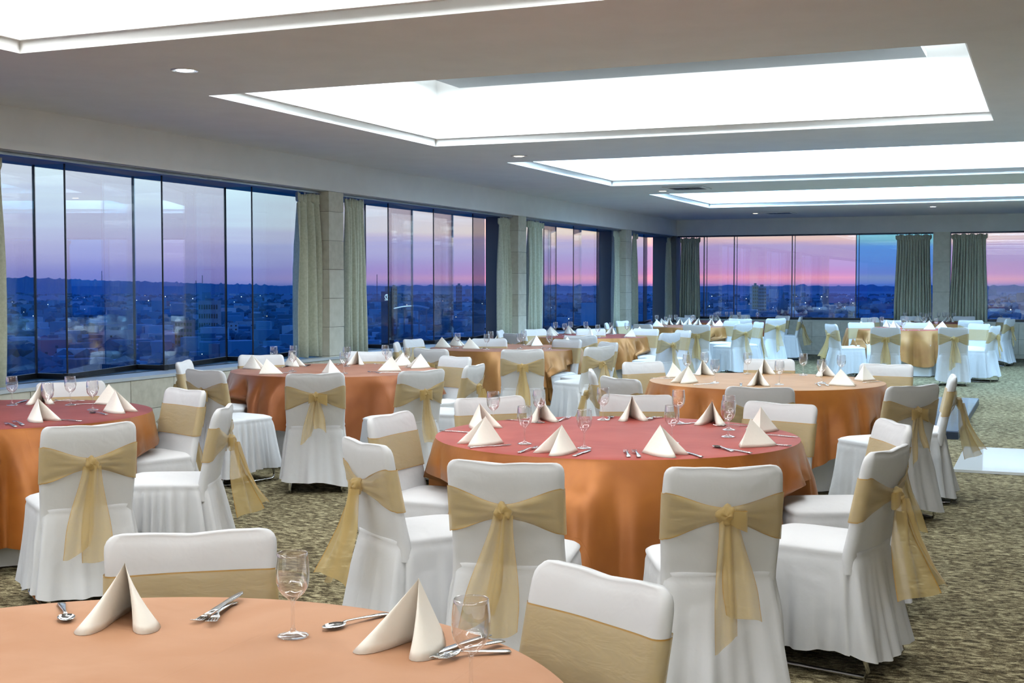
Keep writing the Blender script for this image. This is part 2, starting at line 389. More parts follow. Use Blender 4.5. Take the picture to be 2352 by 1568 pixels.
# stone pillars between the window bays
def pillar(y0, y1, off=.002):
    p = struct(empty('pillar', (0, 0, 0)))
    boxo('core', 'joint', p, XL-.30, XL-.012, y0+.012, y1-.012, 0, ZB+.03)
    z = 0.0
    while z < ZB-.01:
        z1 = min(z+.335, ZB)
        boxo('stone', random.choice(['stone', 'stone_light']), p, XL-.30, XL+random.uniform(-.001, .003), y0, y1, z+.002, z1-.003); z += .335
    boxo('outer_pier', 'pier_stone', p, XL-.56, XL-.30, y0+off, y1-.002, 0, ZB+.03)
PIL = [(7.02, 7.36), (12.80, 13.13), (18.50, 18.83), (24.02, 24.38)]
for i_, (a, b_) in enumerate(PIL): pillar(a, b_, .27 if i_ == 1 else .002)
p = struct(empty('pillar', (0, 0, 0)))
boxo('corner_pier', 'pier_stone', p, XL-.56, XL-.02, YB+.02, YB+.40, 0, ZB+.03)
PX0, PX1 = on_y(2142, YB), on_y(2181, YB)
p = struct(empty('pillar', (0, 0, 0))); boxo('core', 'joint', p, PX0+.01, PX1-.01, YB+.01, YB+.38, 0, ZB+.03)
for z0, z1 in ((0, .74), (.745, 1.34), (1.345, 1.96), (1.965, ZB)): boxo('stone', 'stone_light', p, PX0, PX1, YB-.002, YB+.30, z0, z1)

# ------------------------------------------------------------------ windows
def pane(parent, p, q, z0, z1, mat, bar=True, th=.010):
    p = Vector((*p, 0)); q = Vector((*q, 0)); d = (q-p).normalized(); n = Vector((-d.y, d.x, 0))*th/2
    mb = MB().prism([((p-n).x, (p-n).y), ((q-n).x, (q-n).y), ((q+n).x, (q+n).y), ((p+n).x, (p+n).y)], z0, z1)
    mb.build('pane', mat, parent)
    if bar:
        n2 = n*(.034/th); e = d*.0
        MB().prism([((p-n2-e).x, (p-n2-e).y), ((q-n2+e).x, (q-n2+e).y), ((q+n2+e).x, (q+n2+e).y), ((p+n2-e).x, (p+n2-e).y)], z0-.045, z0).build('bottom_rail', 'black_metal', parent)
def post(parent, x, y, z0, z1, r=.009): boxo('edge_seal', 'black_metal', parent, x-r, x+r, y-r, y+r, z0, z1)
XI, XO = XL-.345, XL-.68
BAYS = [(7.36, 13.07, [7.45, 8.87, 10.21, 11.74]), (13.13, 18.50, [13.4, 14.85, 16.19, 17.52]), (18.83, 24.02, [19.1, 20.45, 21.93, 23.24]), (24.38, YB+.3, [24.6, 26.3])]
wn = 1
for bi, (y0, y1, rets) in enumerate(BAYS):
    w = struct(empty(f'window_{wn}', (0, 0, 0))); wn += 1
    z0, z1 = ZS+.05, ZB-.005
    pts = []
    for i, yr in enumerate(rets):
        last = (i == len(rets)-1)
        ye = (y1+(.3 if bi == 0 else -.02)) if last else rets[i+1]
        blue = (bi == 0 and i >= 3)
        gs = 'glass_blue' if blue else 'glass_green'; gl = 'glass_blue' if blue else 'glass_grey'
        f_ = (ye-yr)/1.42
        xo = XI+(XO-XI)*min(f_, 1)
        if i > 0 or True:
            pane(w, (XO if i else XI-.2, yr), (XI, yr+.02), z0, z1, gs)
            post(w, XO if i else XI-.2, yr, z0, z1); post(w, XI, yr+.02, z0, z1, .006)
            boxo('rail_bracket', 'black_metal', w, XI-.02, XI+.03, yr-.01, yr+.05, ZS, ZS+.055)
        pane(w, (XI, yr+.02), (xo, ye), z0, z1, gl)
    boxo('sill_track', 'black_metal', w, XI-.36, XI+.0, y0, y1, ZS, ZS+.006)
YG = YB+.30
gx = [XL+.0, on_y(1617, YG), on_y(1686, YG), on_y(1819, YG), on_y(1966, YG), on_y(2146, YG)]
w = struct(empty(f'window_{wn}', (0, 0, 0))); wn += 1
for i in range(5):
    g = 'glass_teal' if i == 4 else 'glass_grey'
    pane(w, (gx[i]+.006, YG), (gx[i+1]-.006, YG), ZSB+.05, ZB-.01, g)
    if i: boxo('mullion', 'dark_metal', w, gx[i]-.006, gx[i]+.006, YG-.03, YG+.03, ZSB, ZB); boxo('edge_seal', 'black_metal', w, gx[i]+.05, gx[i]+.062, YG+.02, YG+.04, ZSB, ZB)
boxo('bottom_frame', 'black_metal', w, gx[0], gx[5], YG-.05, YG+.05, ZSB, ZSB+.05)
w = struct(empty(f'window_{wn}', (0, 0, 0))); wn += 1
gx = [on_y(2180, YG), 1.6, 3.6, XR]
for i in range(3):
    pane(w, (gx[i]+.006, YG), (gx[i+1]-.006, YG), ZSB+.05, ZB-.01, 'glass_grey')
    boxo('mullion', 'dark_metal', w, gx[i]-.006, gx[i]+.006, YG-.03, YG+.03, ZSB, ZB)
boxo('bottom_frame', 'black_metal', w, gx[0], gx[3], YG-.05, YG+.05, ZSB, ZSB+.05)

# ------------------------------------------------------------------ curtains
def curtain(p, q, z0, z1, folds, label, seed, depth=.045, top_off=0.0, sweep=0.0, cat='curtain'):
    """pleated drape hanging from p to q (xy), gathered header at the top"""
    rnd = random.Random(seed); p = Vector((*p, 0)); q = Vector((*q, 0)); d = q-p; W_ = d.length; d.normalize(); n = Vector((d.y, -d.x, 0))
    nu = folds*10+1; zs = [0, .02, .04, .05, .06, .09, .16, .3, .45, .6, .75, .88, 1]; V = []; ph = [rnd.uniform(-.5, .5) for _ in range(folds+2)]; am = [rnd.uniform(.6, 1.25) for _ in range(folds+2)]
    for v in zs:
        for i in range(nu):
            u = i/(nu-1); k = u*folds; ki = int(min(k, folds-.001)); sh = ph[ki]*(1-(k-ki))+ph[ki+1]*(k-ki); a_ = am[ki]*(1-(k-ki))+am[ki+1]*(k-ki)
            if v < .055:
                off = .35*depth*math.sin(2*math.pi*(k*2+sh*.4)); wid = 1.0 - .02*v
            else:
                off = depth*a_*math.sin(2*math.pi*(k+sh*.7*min(1, v*2)))*min(1, .45+v*1.6)+.012*math.sin(2*math.pi*(k*.37+sh)+v*3)
                wid = (.90+.10*abs(v-.10)/.1) if v < .12 else (.90+.14*min(1, (v-.1)/.7))
            if .045 < v < .065: wid *= .97
            uu = (u-.5)*wid+.5+sweep*(v-.1)*(v > .1)
            P = p+d*(uu*W_)+n*(off+(.02*math.sin(u*9+seed) if v < .055 else 0))
            z = z1-(z1-z0)*v+(.012*math.sin(k*2.3+seed) if v < .03 else 0)+(.008*math.sin(k*3.1) if v > .95 else 0)
            V.append((P.x, P.y, z))
    me = mesh('curtain', V, grid_faces(nu, len(zs)), 'curtain_cloth'); o = ob('curtain', me)
    md = o.modifiers.new('thick', 'SOLIDIFY'); md.thickness = .006
    tag(o, label, cat, 'sage curtains by the windows')
    hb = MB(); m_ = max(4, folds)
    for i in range(m_):
        P = p+d*(W_*(i+.5)/m_); hb.box(P.x-.006, P.x+.006, P.y-.006, P.y+.006, z1-.01, z1+.05)
    hb.build('curtain_hooks', 'white_paint', o)
    return o
XC = XL-.15; ZC0, ZC1 = ZS+.012, ZB-.045
def cl_(x0, x1, folds, label, seed, **k): return curtain((XC, on_x(x0, XC)), (XC, on_x(x1, XC)), ZC0, ZC1, folds, label, seed, **k)
curtain((XC, 7.42), (XC, on_x(9, XC)), ZC0, ZC1, 2, 'sliver of sage green curtain at the left edge of the photo', 1, sweep=-.1)
cl_(678, 752, 5, 'wide sage curtain on the near side of the first stone pillar', 2, depth=.075)
cl_(793, 838, 6, 'sage curtain on the far side of the first stone pillar', 3)
cl_(1146, 1186, 6, 'sage curtain on the near side of the second stone pillar', 4)
cl_(1209, 1247, 6, 'sage curtain on the far side of the second stone pillar', 5)
cl_(1407, 1434, 6, 'sage curtain on the near side of the third stone pillar', 6)
cl_(1452, 1463, 3, 'narrow sage curtain on the far side of the third stone pillar', 7)
cl_(1530, 1549, 5, 'sage curtain on the left wall beside the room corner', 8)
YC = YB+.13; ZC0B = ZSB+.012
def cb_(x0, x1, folds, label, seed, **k): return curtain((on_y(x0, YC), YC), (on_y(x1, YC), YC), ZC0B, ZC1, folds, label, seed, **k)
cb_(1562, 1608, 8, 'sage curtain on the back wall beside the room corner', 9, depth=.04)
cb_(2056, 2139, 12, 'broad sage curtain left of the back wall pillar', 10, depth=.04)
cb_(2184, 2267, 12, 'broad sage curtain right of the back wall pillar', 11, depth=.04)

# ------------------------------------------------------------------ ceiling fittings
def downlight(px, py, label, mat):
    P = at_z(px, py, H); o = empty('downlight', (P.x, P.y, H)); tag(o, label, 'light', 'recessed ceiling downlights')
    MB().lathe([(.062, -.001), (.085, -.004), (.092, -.010), (.094, 0)], 28).build('trim_ring', 'white_paint', o, True)
    MB().lathe([(.062, -.001), (.055, .012), (0.001, .014)], 28).build('can', 'steel', o, True)
    MB().lathe([(.056, -.004), (.04, -.007), (.0005, -.008)], 28).build('bulb', mat, o, True)
downlight(425, 161, 'recessed downlight nearest the top left of the ceiling', 'lamp_blue')
downlight(1192, 358, 'small recessed downlight between the first and second ceiling coffers', 'lamp_warm')
downlight(1522, 438, 'recessed downlight between the second and third ceiling coffers', 'lamp_warm')
downlight(1735, 489.5, 'warm recessed downlight beyond the last coffer, beside a vent', 'lamp_warm')
downlight(2143, 474, 'brilliant white downlight beyond the last coffer above the back curtains', 'lamp_blue')
def vent(px, py, label):
    P = at_z(px, py, H); o = empty('ceiling_vent', (P.x, P.y, H)); tag(o, label, 'vent', 'square air vents in the ceiling')
    MB().box(-.30, .30, -.30, .30, -.002, -.001).build('backing', 'vent_dark', o)
    for i in range(4):
        a, b_ = .30-.07*i, .245-.07*i
        mb = MB()
        for (x0, y0, x1, y1) in ((-a, -a, a, -b_), (-a, b_, a, a), (-a, -b_, -b_, b_), (b_, -b_, a, b_)): mb.box(x0, x1, y0, y1, -.012-.004*(i == 0), -.004)
        mb.build('frame' if i == 0 else 'louvre', 'plaster' if i == 0 else 'dark_metal', o)
vent(1578, 431, 'square dark ceiling vent behind the second coffer')
vent(1790, 488.5, 'square dark ceiling vent beyond the last coffer')

# ------------------------------------------------------------------ dance floor platform and glossy floor panel
pt = empty('dance_platform', (0, 0, 0)); tag(pt, 'low dark-edged platform of glossy blue-grey tiles behind the tan table', 'platform')
boxo('deck', 'platform_edge', pt, -4.4, -.80, 13.0, 16.9, 0.0, .07)
for i in range(4):
    for j in range(5): boxo('tile', 'platform_tile', pt, -4.4+.9*i+.004, -4.4+.9*(i+1)-.004, 13.0+.78*j+.004, 13.0+.78*(j+1)-.004, .07, .08)
pt = empty('dance_floor', (0, 0, 0)); tag(pt, 'glossy white dance floor panel lying on the carpet', 'dance floor')
x = -.70
for i in range(6):
    P = [(x+.004, 10.72), (x+.896, 10.72), (x+.896, 12.28), (x+.004, 12.28)]
    MB().prism(P, 0.002, .024).build('floor_tile', 'tile_gloss', pt); x += .9

# ------------------------------------------------------------------ chair meshes
def smooth01(t): t = max(0, min(1, t)); return t*t*(3-2*t)
ZT, ZSEAT, HW = .865, .490, .212
def back_y(z): return -.012-.085*max(0, (z-.46))/.40
def back_outline(s, hw, th):
    """rounded-rect outline, s in 0..1 starting at the front centre (+y), going to +x"""
    r = min(th*.95, hw*.9); a = hw-r; per = [a, math.pi*r/2*1.0, 2*(th-r), math.pi*r/2, 2*a, math.pi*r/2, 2*(th-r), math.pi*r/2, a]
    T = sum(per); q = s*T
    seg = 0
    while seg < 8 and q > per[seg]: q -= per[seg]; seg += 1
    k = q/per[seg] if per[seg] > 1e-9 else 0
    if seg == 0: return (k*a, th)
    if seg == 1: return (a+r*math.sin(k*math.pi/2), th-r+r*math.cos(k*math.pi/2))
    if seg == 2: return (hw, th-r-k*2*(th-r))
    if seg == 3: return (a+r*math.cos(k*math.pi/2), -(th-r)-r*math.sin(k*math.pi/2))
    if seg == 4: return (a-k*2*a, -th)
    if seg == 5: return (-a-r*math.sin(k*math.pi/2), -(th-r)-r*math.cos(k*math.pi/2))
    if seg == 6: return (-hw, -(th-r)+k*2*(th-r))
    if seg == 7: return (-a-r*math.cos(k*math.pi/2), th-r+r*math.sin(k*math.pi/2))
    return (-a+k*a, th)
def curve_y(x): return .014*(x/HW)**2
def back_mesh(seed):
    rnd = random.Random(seed); nu = 56; zs = [.40, .45, .48, .51, .55, .60, .65, .70, .75, .79, .815, .832, .846, .856, .862, .865]; V = []; r = .046
    p1, p2 = rnd.uniform(0, 6), rnd.uniform(0, 6)
    for z in zs:
        dz = z-(ZT-r); sh = 0 if dz <= 0 else r-math.sqrt(max(0, r*r-dz*dz))
        hw = HW-sh*.85-.004*math.sin(z*14+p1); th = .024-.008*smooth01((z-.80)/.065) if z > .80 else .024
        if z > .85: th *= .72
        for i in range(nu):
            x, y = back_outline(i/nu, hw, th)
            zz_ = z+(.015*(abs(x)/HW)**3-.004)*smooth01((z-.62)/.22)+.003*math.sin(x*31+p2)*smooth01((z-.7)/.15)
            V.append((x, y+back_y(z)+curve_y(x), zz_))
    f = grid_faces(nu, len(zs), True); b = len(V)-nu
    V.append((0, back_y(ZT), ZT-.004)); c = len(V)-1
    f += [(b+i, b+(i+1) % nu, c) for i in range(nu)]
    return mesh('cover_back', V, f, 'chair_cover_cloth')
def seat_mesh(seed, ruffle=False):
    rnd = random.Random(seed); nu = 144; V = []; F_ = []
    y0, y1, hw = -.042, .440, .214
    ph = [rnd.uniform(0, 6.28) for _ in range(8)]
    def outline(a):
        # superellipse-like rounded seat
        c, s = math.cos(a), math.sin(a); n = 7.0; k = (abs(c)**n+abs(s)**n)**(-1/n)
        x = hw*c*k; y = (y0+y1)/2+(y1-y0)/2*s*k
        if y > .33: x *= 1-.05*((y-.33)/.11)
        return x, y
    rows = [('t', .02), ('t', .45), ('t', .80), ('t', .94), ('t', 1.0)]+[('s', v) for v in (.03, .08, .16, .26, .38, .5, .62, .74, .86, .94, 1.0)]
    nf = 34
    for kind, v in rows:
        for i in range(nu):
            a = 2*math.pi*i/nu-math.pi/2; x, y = outline(a); cx, cy = 0, (y0+y1)/2
            if kind == 't':
                z = ZSEAT+.022*(1-v**3)-.010*max(0, (v-.9)/.1); V.append((cx+(x-cx)*v, cy+(y-cy)*v, z)); continue
            dx, dy = x-cx, (y-cy); l = math.hypot(dx, dy); ux, uy = dx/l, dy/l
            back = smooth01((-(y-.05))/.09); front = smooth01((y-.3)/.12)
            flare = .030+.050*back+.018*front
            rip = .0055*math.sin(a*9+ph[0]+v)+.0045*math.sin(a*15+ph[1]-1.3*v)+.003*math.sin(a*27+ph[2])
            out = flare*v**1.25+rip*v*2.0*(.5+.5*v)-.006*(v < .05)
            if ruffle:
                sd = 1-back*.6; out += (.010+.012*v)*math.sin(a*nf/2*2+1.5*math.sin(a*5+ph[3]))*min(1, v*6)*sd+.012*v
            # inverted pleats where the back meets the seat
            for sgn in (-1, 1):
                pa = math.atan2(y0+.045-cy, sgn*hw); da = (a-pa+math.pi) % (2*math.pi)-math.pi
                out += -.034*math.exp(-(da/.030)**2)*smooth01(v*3)*(.5+.6*v)+.022*math.exp(-((da-sgn*.085)/.05)**2)*smooth01(v*2.5)+.016*math.exp(-((da+sgn*.085)/.05)**2)*smooth01(v*2.5)
            hem = .082+.020*math.sin(a*2+ph[4])+.011*math.sin(a*5+ph[5])+.012*front-.006*back
            z = (ZSEAT-.012)-(ZSEAT-.012-hem)*v
            V.append((x+ux*out, y+uy*out, z))
    F_ = grid_faces(nu, len(rows), True)
    F_.append(tuple(reversed(range(nu))))
    me = mesh('cover_seat', V, F_, 'chair_cover_cloth'); return me
def sash_mesh(zk, seed):
    rnd = random.Random(seed); nu, nv = 96, 9; V = []; UV = []; zc, hh_ = .690, .086; p1 = rnd.uniform(0, 6)
    for j in range(nv):
        v = j/(nv-1)*2-1
        for i in range(nu):
            s = i/nu; x, y = back_outline(s, HW+.005, .030)
            rear = y < -.02
            k = smooth01(1-abs(x)/(HW*.98)) if rear else 0
            k2 = k**.8
            h = hh_*(1-k2)+.026*k2; zc2 = zc*(1-k2)+zk*k2+(0 if rear else -.004)
            z = zc2+v*h
            bulge = .022*k2*(1-.5*v*v)+.0095*math.sin(v*10+p1+x*9)*(k2*(1-k2)*4)*(1+.6*math.sin(x*23)) if rear else .001*math.sin(x*30)
            zz_ = max(.46, z); V.append((x, y-bulge+back_y(zz_)+curve_y(x), z)); UV.append(((v+1)/2, s))
    return mesh('sash', V, grid_faces(nu, nv, True), 'organza', True, UV)
def knot_mesh(zk, seed, rosette=False):
    rnd = random.Random(seed); nu, nv = 22, 14; V = []; UV = []; p = rnd.uniform(0, 6)
    y0 = back_y(zk)-.062
    for j in range(nv):
        v = math.pi*j/(nv-1)
        for i in range(nu):
            u = 2*math.pi*i/nu; r_ = 1+.16*math.sin(3*u+p+v*2)+.10*math.sin(5*u-v*4)
            sx_, sy_, sz_ = (.034, .026, .036) if rosette else (.030, .022, .033)
            V.append((sx_*r_*math.sin(v)*math.cos(u), y0+sy_*r_*math.cos(v), zk+sz_*r_*math.sin(v)*math.sin(u))); UV.append((.5, .5))
    if rosette:
        pass
    return mesh('knot', V, grid_faces(nu, nv, True), 'organza', True, UV)
def tail_mesh(zk, length, ang, w0, w1, out0, out1, seed, twist=0.0, xoff=0.0):
    rnd = random.Random(seed); nu, nv = 11, 18; V = []; UV = []; p = rnd.uniform(0, 6)
    for j in range(nv):
        v = j/(nv-1); w_ = w0+(w1-w0)*smooth01(v*1.25); cx = xoff+math.sin(ang)*length*v; z = zk-.01-length*v*math.cos(ang)
        yb = back_y(zk)-.055-(out0*(1-v)+out1*v)-.06*max(0, v-.45)
        for i in range(nu):
            u = i/(nu-1)-.5
            y = yb+.016*(1-.55*v)*math.sin(u*9+p+v*1.5)*(.5+v)-.012*math.cos(u*6.28)*(1-v)+twist*u*v
            z2 = z-(.025*(u*1.6)*(1 if ang >= 0 else -1)+.012*math.cos(u*5+p))*smooth01((v-.7)/.3)
            V.append((cx+u*w_, y, z2)); UV.append((i/(nu-1), v))
    return mesh('sash_tail', V, grid_faces(nu, nv), 'organza', True, UV)
def loop_mesh(zk, sgn, seed, size=.07):
    """small puffed loop beside the knot"""
    nu, nv = 14, 7; V = []; UV = []; rnd = random.Random(seed); p = rnd.uniform(0, 3)
    for j in range(nv):
        v = j/(nv-1)-.5
        for i in range(nu):
            u = i/(nu-1); a = 2*math.pi*u
            x = sgn*size*.5*(1-math.cos(a))*1.0; dz = -.5*x*sgn*.55; y = back_y(zk)-.066-.016*math.sin(a)
            w_ = .022+.034*math.sin(a/2)
            V.append((x, y, zk+dz+v*w_*1.3+.004*math.sin(v*9+p))); UV.append((v+.5, u))
    return mesh('sash_loop', V, grid_faces(nu, nv), 'organza', True, UV)
def leg_mesh(sgn):
    x = sgn*.185
    P = [(x, -.02, .40), (x, -.055, .12), (x, -.085, .035), (x, -.070, .013), (x, -.03, .011), (x, .2, .011), (x, .40, .011), (x, .428, .018), (x, .432, .045), (x, .41, .20), (x, .395, .42)]
    m_ = MB().tube(P, .0095, 8); return mesh('leg', m_.v, m_.f, 'chrome')
def brace_mesh():
    m_ = MB().tube([(-.185, .15, .40), (0, .15, .395), (.185, .15, .40)], .009, 8); return mesh('brace', m_.v, m_.f, 'chrome')
LEGS = [leg_mesh(-1), leg_mesh(1)]; BRACE = brace_mesh()
BACKS = [back_mesh(i) for i in range(4)]; SEATS = [seat_mesh(i+10) for i in range(4)]; RUF = [seat_mesh(30, True), seat_mesh(31, True)]
# (sash, knot, tails, loops)
STY = []
def style(zk, seed, tails, loops, ros=False):
    STY.append((sash_mesh(zk, seed), knot_mesh(zk, seed+1, ros), [tail_mesh(zk, *t_) for t_ in tails], [loop_mesh(zk, s_, seed+3+i, z_) for i, (s_, z_) in enumerate(loops)]))
style(.690, 1, [(.39, -.19, .05, .125, .010, .030, 1, .02, -.01), (.42, -.02, .05, .130, .018, .036, 2, -.03, .015)], [])
style(.700, 7, [(.43, -.02, .045, .085, .015, .035, 3, .02, 0), (.34, .10, .05, .125, .010, .028, 4, -.02, .02)], [(1, .075)], True)
style(.688, 11, [(.34, .16, .045, .110, .030, .125, 5, .10, .01), (.37, -.08, .05, .140, .020, .075, 6, -.10, 0)], [(-1, .06)])
style(.698, 17, [(.30, -.20, .04, .075, .012, .035, 8, .03, -.01), (.22, .10, .04, .085, .012, .030, 9, .02, .01)], [(1, .085), (-1, .05)])
style(.696, 23, [(.36, .02, .05, .145, .012, .032, 10, .03, 0), (.34, .06, .06, .105, .022, .040, 12, -.04, .0)], [(1, .06), (-1, .055)])

# ------------------------------------------------------------------ table settings : napkin, glass, cutlery meshes
def napkin_mesh(seed):
    """tent fold : two soft double-layer wings that share a spine and stand on their edges (opens towards -y)"""
    rnd = random.Random(seed); V = []; F_ = []
    hgt = .128+rnd.uniform(-.004, .004); S = Vector((0, .100)); hemz = [0, .12, .28, .46, .64, .80, .92, .985]
    for sgn in (-1, 1):
        E = Vector((sgn*(.066+rnd.uniform(-.006, .006)), -.105+rnd.uniform(-.008, .008))); d = (E-S); ln_ = d.length; d.normalize(); n = Vector((-d.y, d.x))*sgn
        b = len(V); nu = 26
        for h in hemz:
            k = 1-h
            for i in range(nu):
                a = 2*math.pi*i/nu; c = (1-math.cos(a))/2          # 0 at the spine, 1 at the rolled edge
                th = (.0045+.0400*c**1.2*(k**.9))*math.sin(a)
                P = S+d*(c*ln_)+n*(th+.010*math.sin(c*math.pi)*k)
                ax, ay = 0.0, .006
                x = P.x*k+ax*h; y = P.y*k+ay*h
                z = hgt*h+.004*math.sin(c*5)*(h == 0)*0
                V.append((x, y, z*(1-.02*c)))
        F_ += grid_faces(nu, len(hemz), True, b); V.append((0, .006, hgt)); t_ = len(V)-1; bb = b+(len(hemz)-1)*nu
        F_ += [(bb+i, bb+(i+1) % nu, t_) for i in range(nu)]+[tuple(b+i for i in reversed(range(nu)))]
    return mesh('napkin', V, F_, 'napkin_linen')
NAPS = [napkin_mesh(i) for i in range(3)]
def glass_mesh():
    o = [(0.0004, .0), (.030, .0), (.0335, .0012), (.0340, .003), (.030, .0050), (.016, .0085), (.0065, .0125), (.0042, .020), (.0038, .045), (.0040, .068), (.0062, .0765), (.013, .083), (.024, .0925), (.0315, .105),
         (.0352, .120), (.0362, .135), (.0352, .152), (.0330, .172), (.0322, .179)]
    i_ = [(.0316, .1795), (.0312, .179), (.0320, .172), (.0342, .152), (.0351, .135), (.0340, .120), (.0302, .106), (.0225, .0945), (.011, .0870), (.0004, .0850)]
    m_ = MB().lathe(o+i_, 28); return mesh('wine_glass', m_.v, m_.f, 'clear_glass')
GLASS = glass_mesh()
def strip(pts, th=.0022):
    """flat tapered metal strip along +y : (y, half width, z)"""
    m_ = MB(); n = len(pts)
    for y_, w_, z_ in pts: m_.v += [(-w_, y_, z_), (w_, y_, z_), (w_*.8, y_, z_+th), (-w_*.8, y_, z_+th)]
    for i in range(n-1):
        for k in range(4): m_.f.append((i*4+k, i*4+(k+1) % 4, (i+1)*4+(k+1) % 4, (i+1)*4+k))
    m_.f += [(3, 2, 1, 0), tuple((n-1)*4+k for k in range(4))]; return m_
def add_mb(a, b_, off=(0, 0, 0)):
    k = len(a.v); a.v += [(x+off[0], y+off[1], z+off[2]) for x, y, z in b_.v]; a.f += [tuple(k+i for i in f) for f in b_.f]
hd = [(-.095, .0085, .002), (-.085, .0105, .003), (-.05, .0080, .005), (0, .0042, .008), (.028, .0036, .009)]
fk = strip(hd+[(.040, .010, .006), (.052, .0120, .004)])
for i in range(4): add_mb(fk, strip([(.050, .0020, .004), (.075, .0018, .003), (.096, .0010, .008)], .0018), (-.0093+.0062*i, 0, 0))
FORK = mesh('fork', fk.v, fk.f, 'steel')
kn = strip([(-.105, .0085, .002), (-.06, .0085, .003), (0.0, .0070, .004), (.012, .0095, .003), (.06, .0100, .003), (.095, .0070, .003), (.108, .0012, .003)]); KNIFE = mesh('knife', kn.v, kn.f, 'steel')
sp = strip(hd+[(.034, .006, .007)])
b0 = len(sp.v); nu = 16; prof = [(1.0, .0062), (.96, .0070), (.80, .0028), (.45, .0004), (.05, -.0002)]
for k_, z_ in prof:
    for i in range(nu):
        a = 2*math.pi*i/nu; sp.v.append((.0195*k_*math.cos(a)*(1-.12*math.sin(a)), .062+.030*k_*math.sin(a), z_+.0012))
sp.f += grid_faces(nu, len(prof), True, b0); SPOON = mesh('spoon', sp.v, sp.f, 'steel', True)

# ------------------------------------------------------------------ tables
ZTAB, RT = .752, .90
def table_cloth(seed, rot, top_mat, skirt_mat, loc, label, name_words, hem=0.0, key=''):
    rnd = random.Random(seed); nu = 288
    ph = [rnd.uniform(0, 6.28) for _ in range(6)]
    def fold(a):
        f1 = 2*abs(math.sin(a*5.5+ph[0]+.9*math.sin(a*2+ph[1])))**.8-1; f2 = 2*abs(math.sin(a*10.5+ph[2]+.8*math.sin(a*3+ph[3])))**.8-1
        return (.60+.3*math.sin(a*2+ph[5]))*f1+.34*f2+.10*math.cos(a*31+ph[4])
    V = []; rows = [.0, .25, .5, .75, .92, .98, 1.0]
    for k in rows:
        for i in range(nu):
            a = 2*math.pi*i/nu; V.append((RT*k*math.cos(a), RT*k*math.sin(a), ZTAB-(.004 if k == 1.0 else 0)))
    root = ob('tablecloth', mesh('tablecloth', V, grid_faces(nu, len(rows), True), top_mat), None, loc); tag(root, label, 'tablecloth', 'satin overlay cloths on the round tables')
    V = []; rv = [0, .02, .06, .14, .25, .38, .52, .66, .80, .92, 1.0]
    for v in rv:
        for i in range(nu):
            a = 2*math.pi*i/nu; c4 = abs(math.sin(2*(a+rot))); L_ = .36+hem+.20*c4**3+.01*math.sin(a*7+ph[5])
            fo = fold(a); am = .088*smooth01(v*2.2)*(.5+.5*v)
            r_ = RT+.012*smooth01(v*12)+.045*v+am*(fo+.15)+.012*v*c4
            z_ = ZTAB-.004-L_*v-(.006*smooth01(v*10)); V.append((*tuck(r_*math.cos(a), r_*math.sin(a), z_, loc, key), z_))
    ob('skirt', mesh('skirt', V, grid_faces(nu, len(rv), True), skirt_mat), root)
    return root
def under_cloth(seed, loc, label, key=''):
    rnd = random.Random(seed); nu = 160; ph = [rnd.uniform(0, 6.28) for _ in range(4)]; V = []; rv = [0, .1, .2, .27, .30, .55, .8, 1]
    for v in rv:
        for i in range(nu):
            a = 2*math.pi*i/nu; fo = math.cos(a*11+ph[0]+.7*math.sin(a*3+ph[1]))+.5*math.cos(a*19+ph[2])
            r_ = RT-.090+.012*v*fo; z_ = ZTAB-.015-(ZTAB-.025)*v; V.append((*tuck(r_*math.cos(a), r_*math.sin(a), z_, loc, key, .035), z_))
    o = ob('under_cloth', mesh('under_cloth', V, grid_faces(nu, len(rv), True), 'underlay_cloth'), None, loc); tag(o, label, 'tablecloth', 'white floor-length cloths under the satin overlays'); return o
def round_table(loc, label):
    o = empty('round_table', loc); tag(o, label, 'table', 'round banquet tables')
    MB().lathe([(.0005, .715), (RT-.125, .715), (RT-.120, .722), (RT-.120, .738), (RT-.125, .745), (.0005, .745)], 48).build('tabletop', 'wood_under', o, False)
    MB().lathe([(.045, .03), (.045, .715)], 16).build('pedestal', 'dark_metal', o, True)
    for k in range(4):
        a = k*math.pi/2+.3; MB().tube([(.03*math.cos(a), .03*math.sin(a), .10), (.30*math.cos(a), .30*math.sin(a), .02)], .018, 8).build('foot', 'dark_metal', o, True)

ORD = ['first', 'second', 'third', 'fourth', 'fifth', 'sixth', 'seventh', 'eighth', 'ninth', 'tenth', 'eleventh', 'twelfth', 'thirteenth', 'fourteenth', 'fifteenth', 'sixteenth', 'seventeenth', 'eighteenth', 'nineteenth', 'twentieth']
def place_word(i, n):
    if n == 1: return 'the only one'
    if i == 0: return 'leftmost'
    if i == n-1: return 'rightmost'
    return ORD[i]+' from left'

# name, centre pixel (on the table plane) or explicit xy, top colour, skirt colour, rotation, seed
TB_ = {}
def T(key, words, xy, top, skirt, rot, seed): TB_[key] = dict(words=words, xy=Vector((xy[0], xy[1], 0)), top=top, skirt=skirt, rot=rot, seed=seed)
def lat_d(lat, d):  # lateral / forward metres from the camera on the floor
    h = Vector((-math.sin(YAW), math.cos(YAW), 0)); p = h*d+R3*lat; return (p.x, p.y)
def ctr(x, y): p = at_z(x, y, ZTAB); return (p.x, p.y)
T('F', 'peach foreground table', lat_d(-.77, 2.14), 'satin_top_peach', 'satin_copper', .2, 1)
T('B', 'coral centre table', (-1.986, 6.038), 'satin_top_coral', 'satin_copper', .1, 2)
T('C', 'tan table behind the coral one', (-2.032, 9.894), 'satin_top_tan', 'satin_copper', .45, 3)
T('L', 'brick-red table at left edge', lat_d(-3.03, 7.4), 'satin_top_brick', 'satin_copper', .7, 4)
T('M', 'brown table near first pillar', lat_d(-1.56, 11.2), 'satin_top_brown', 'satin_rust', .2, 5)
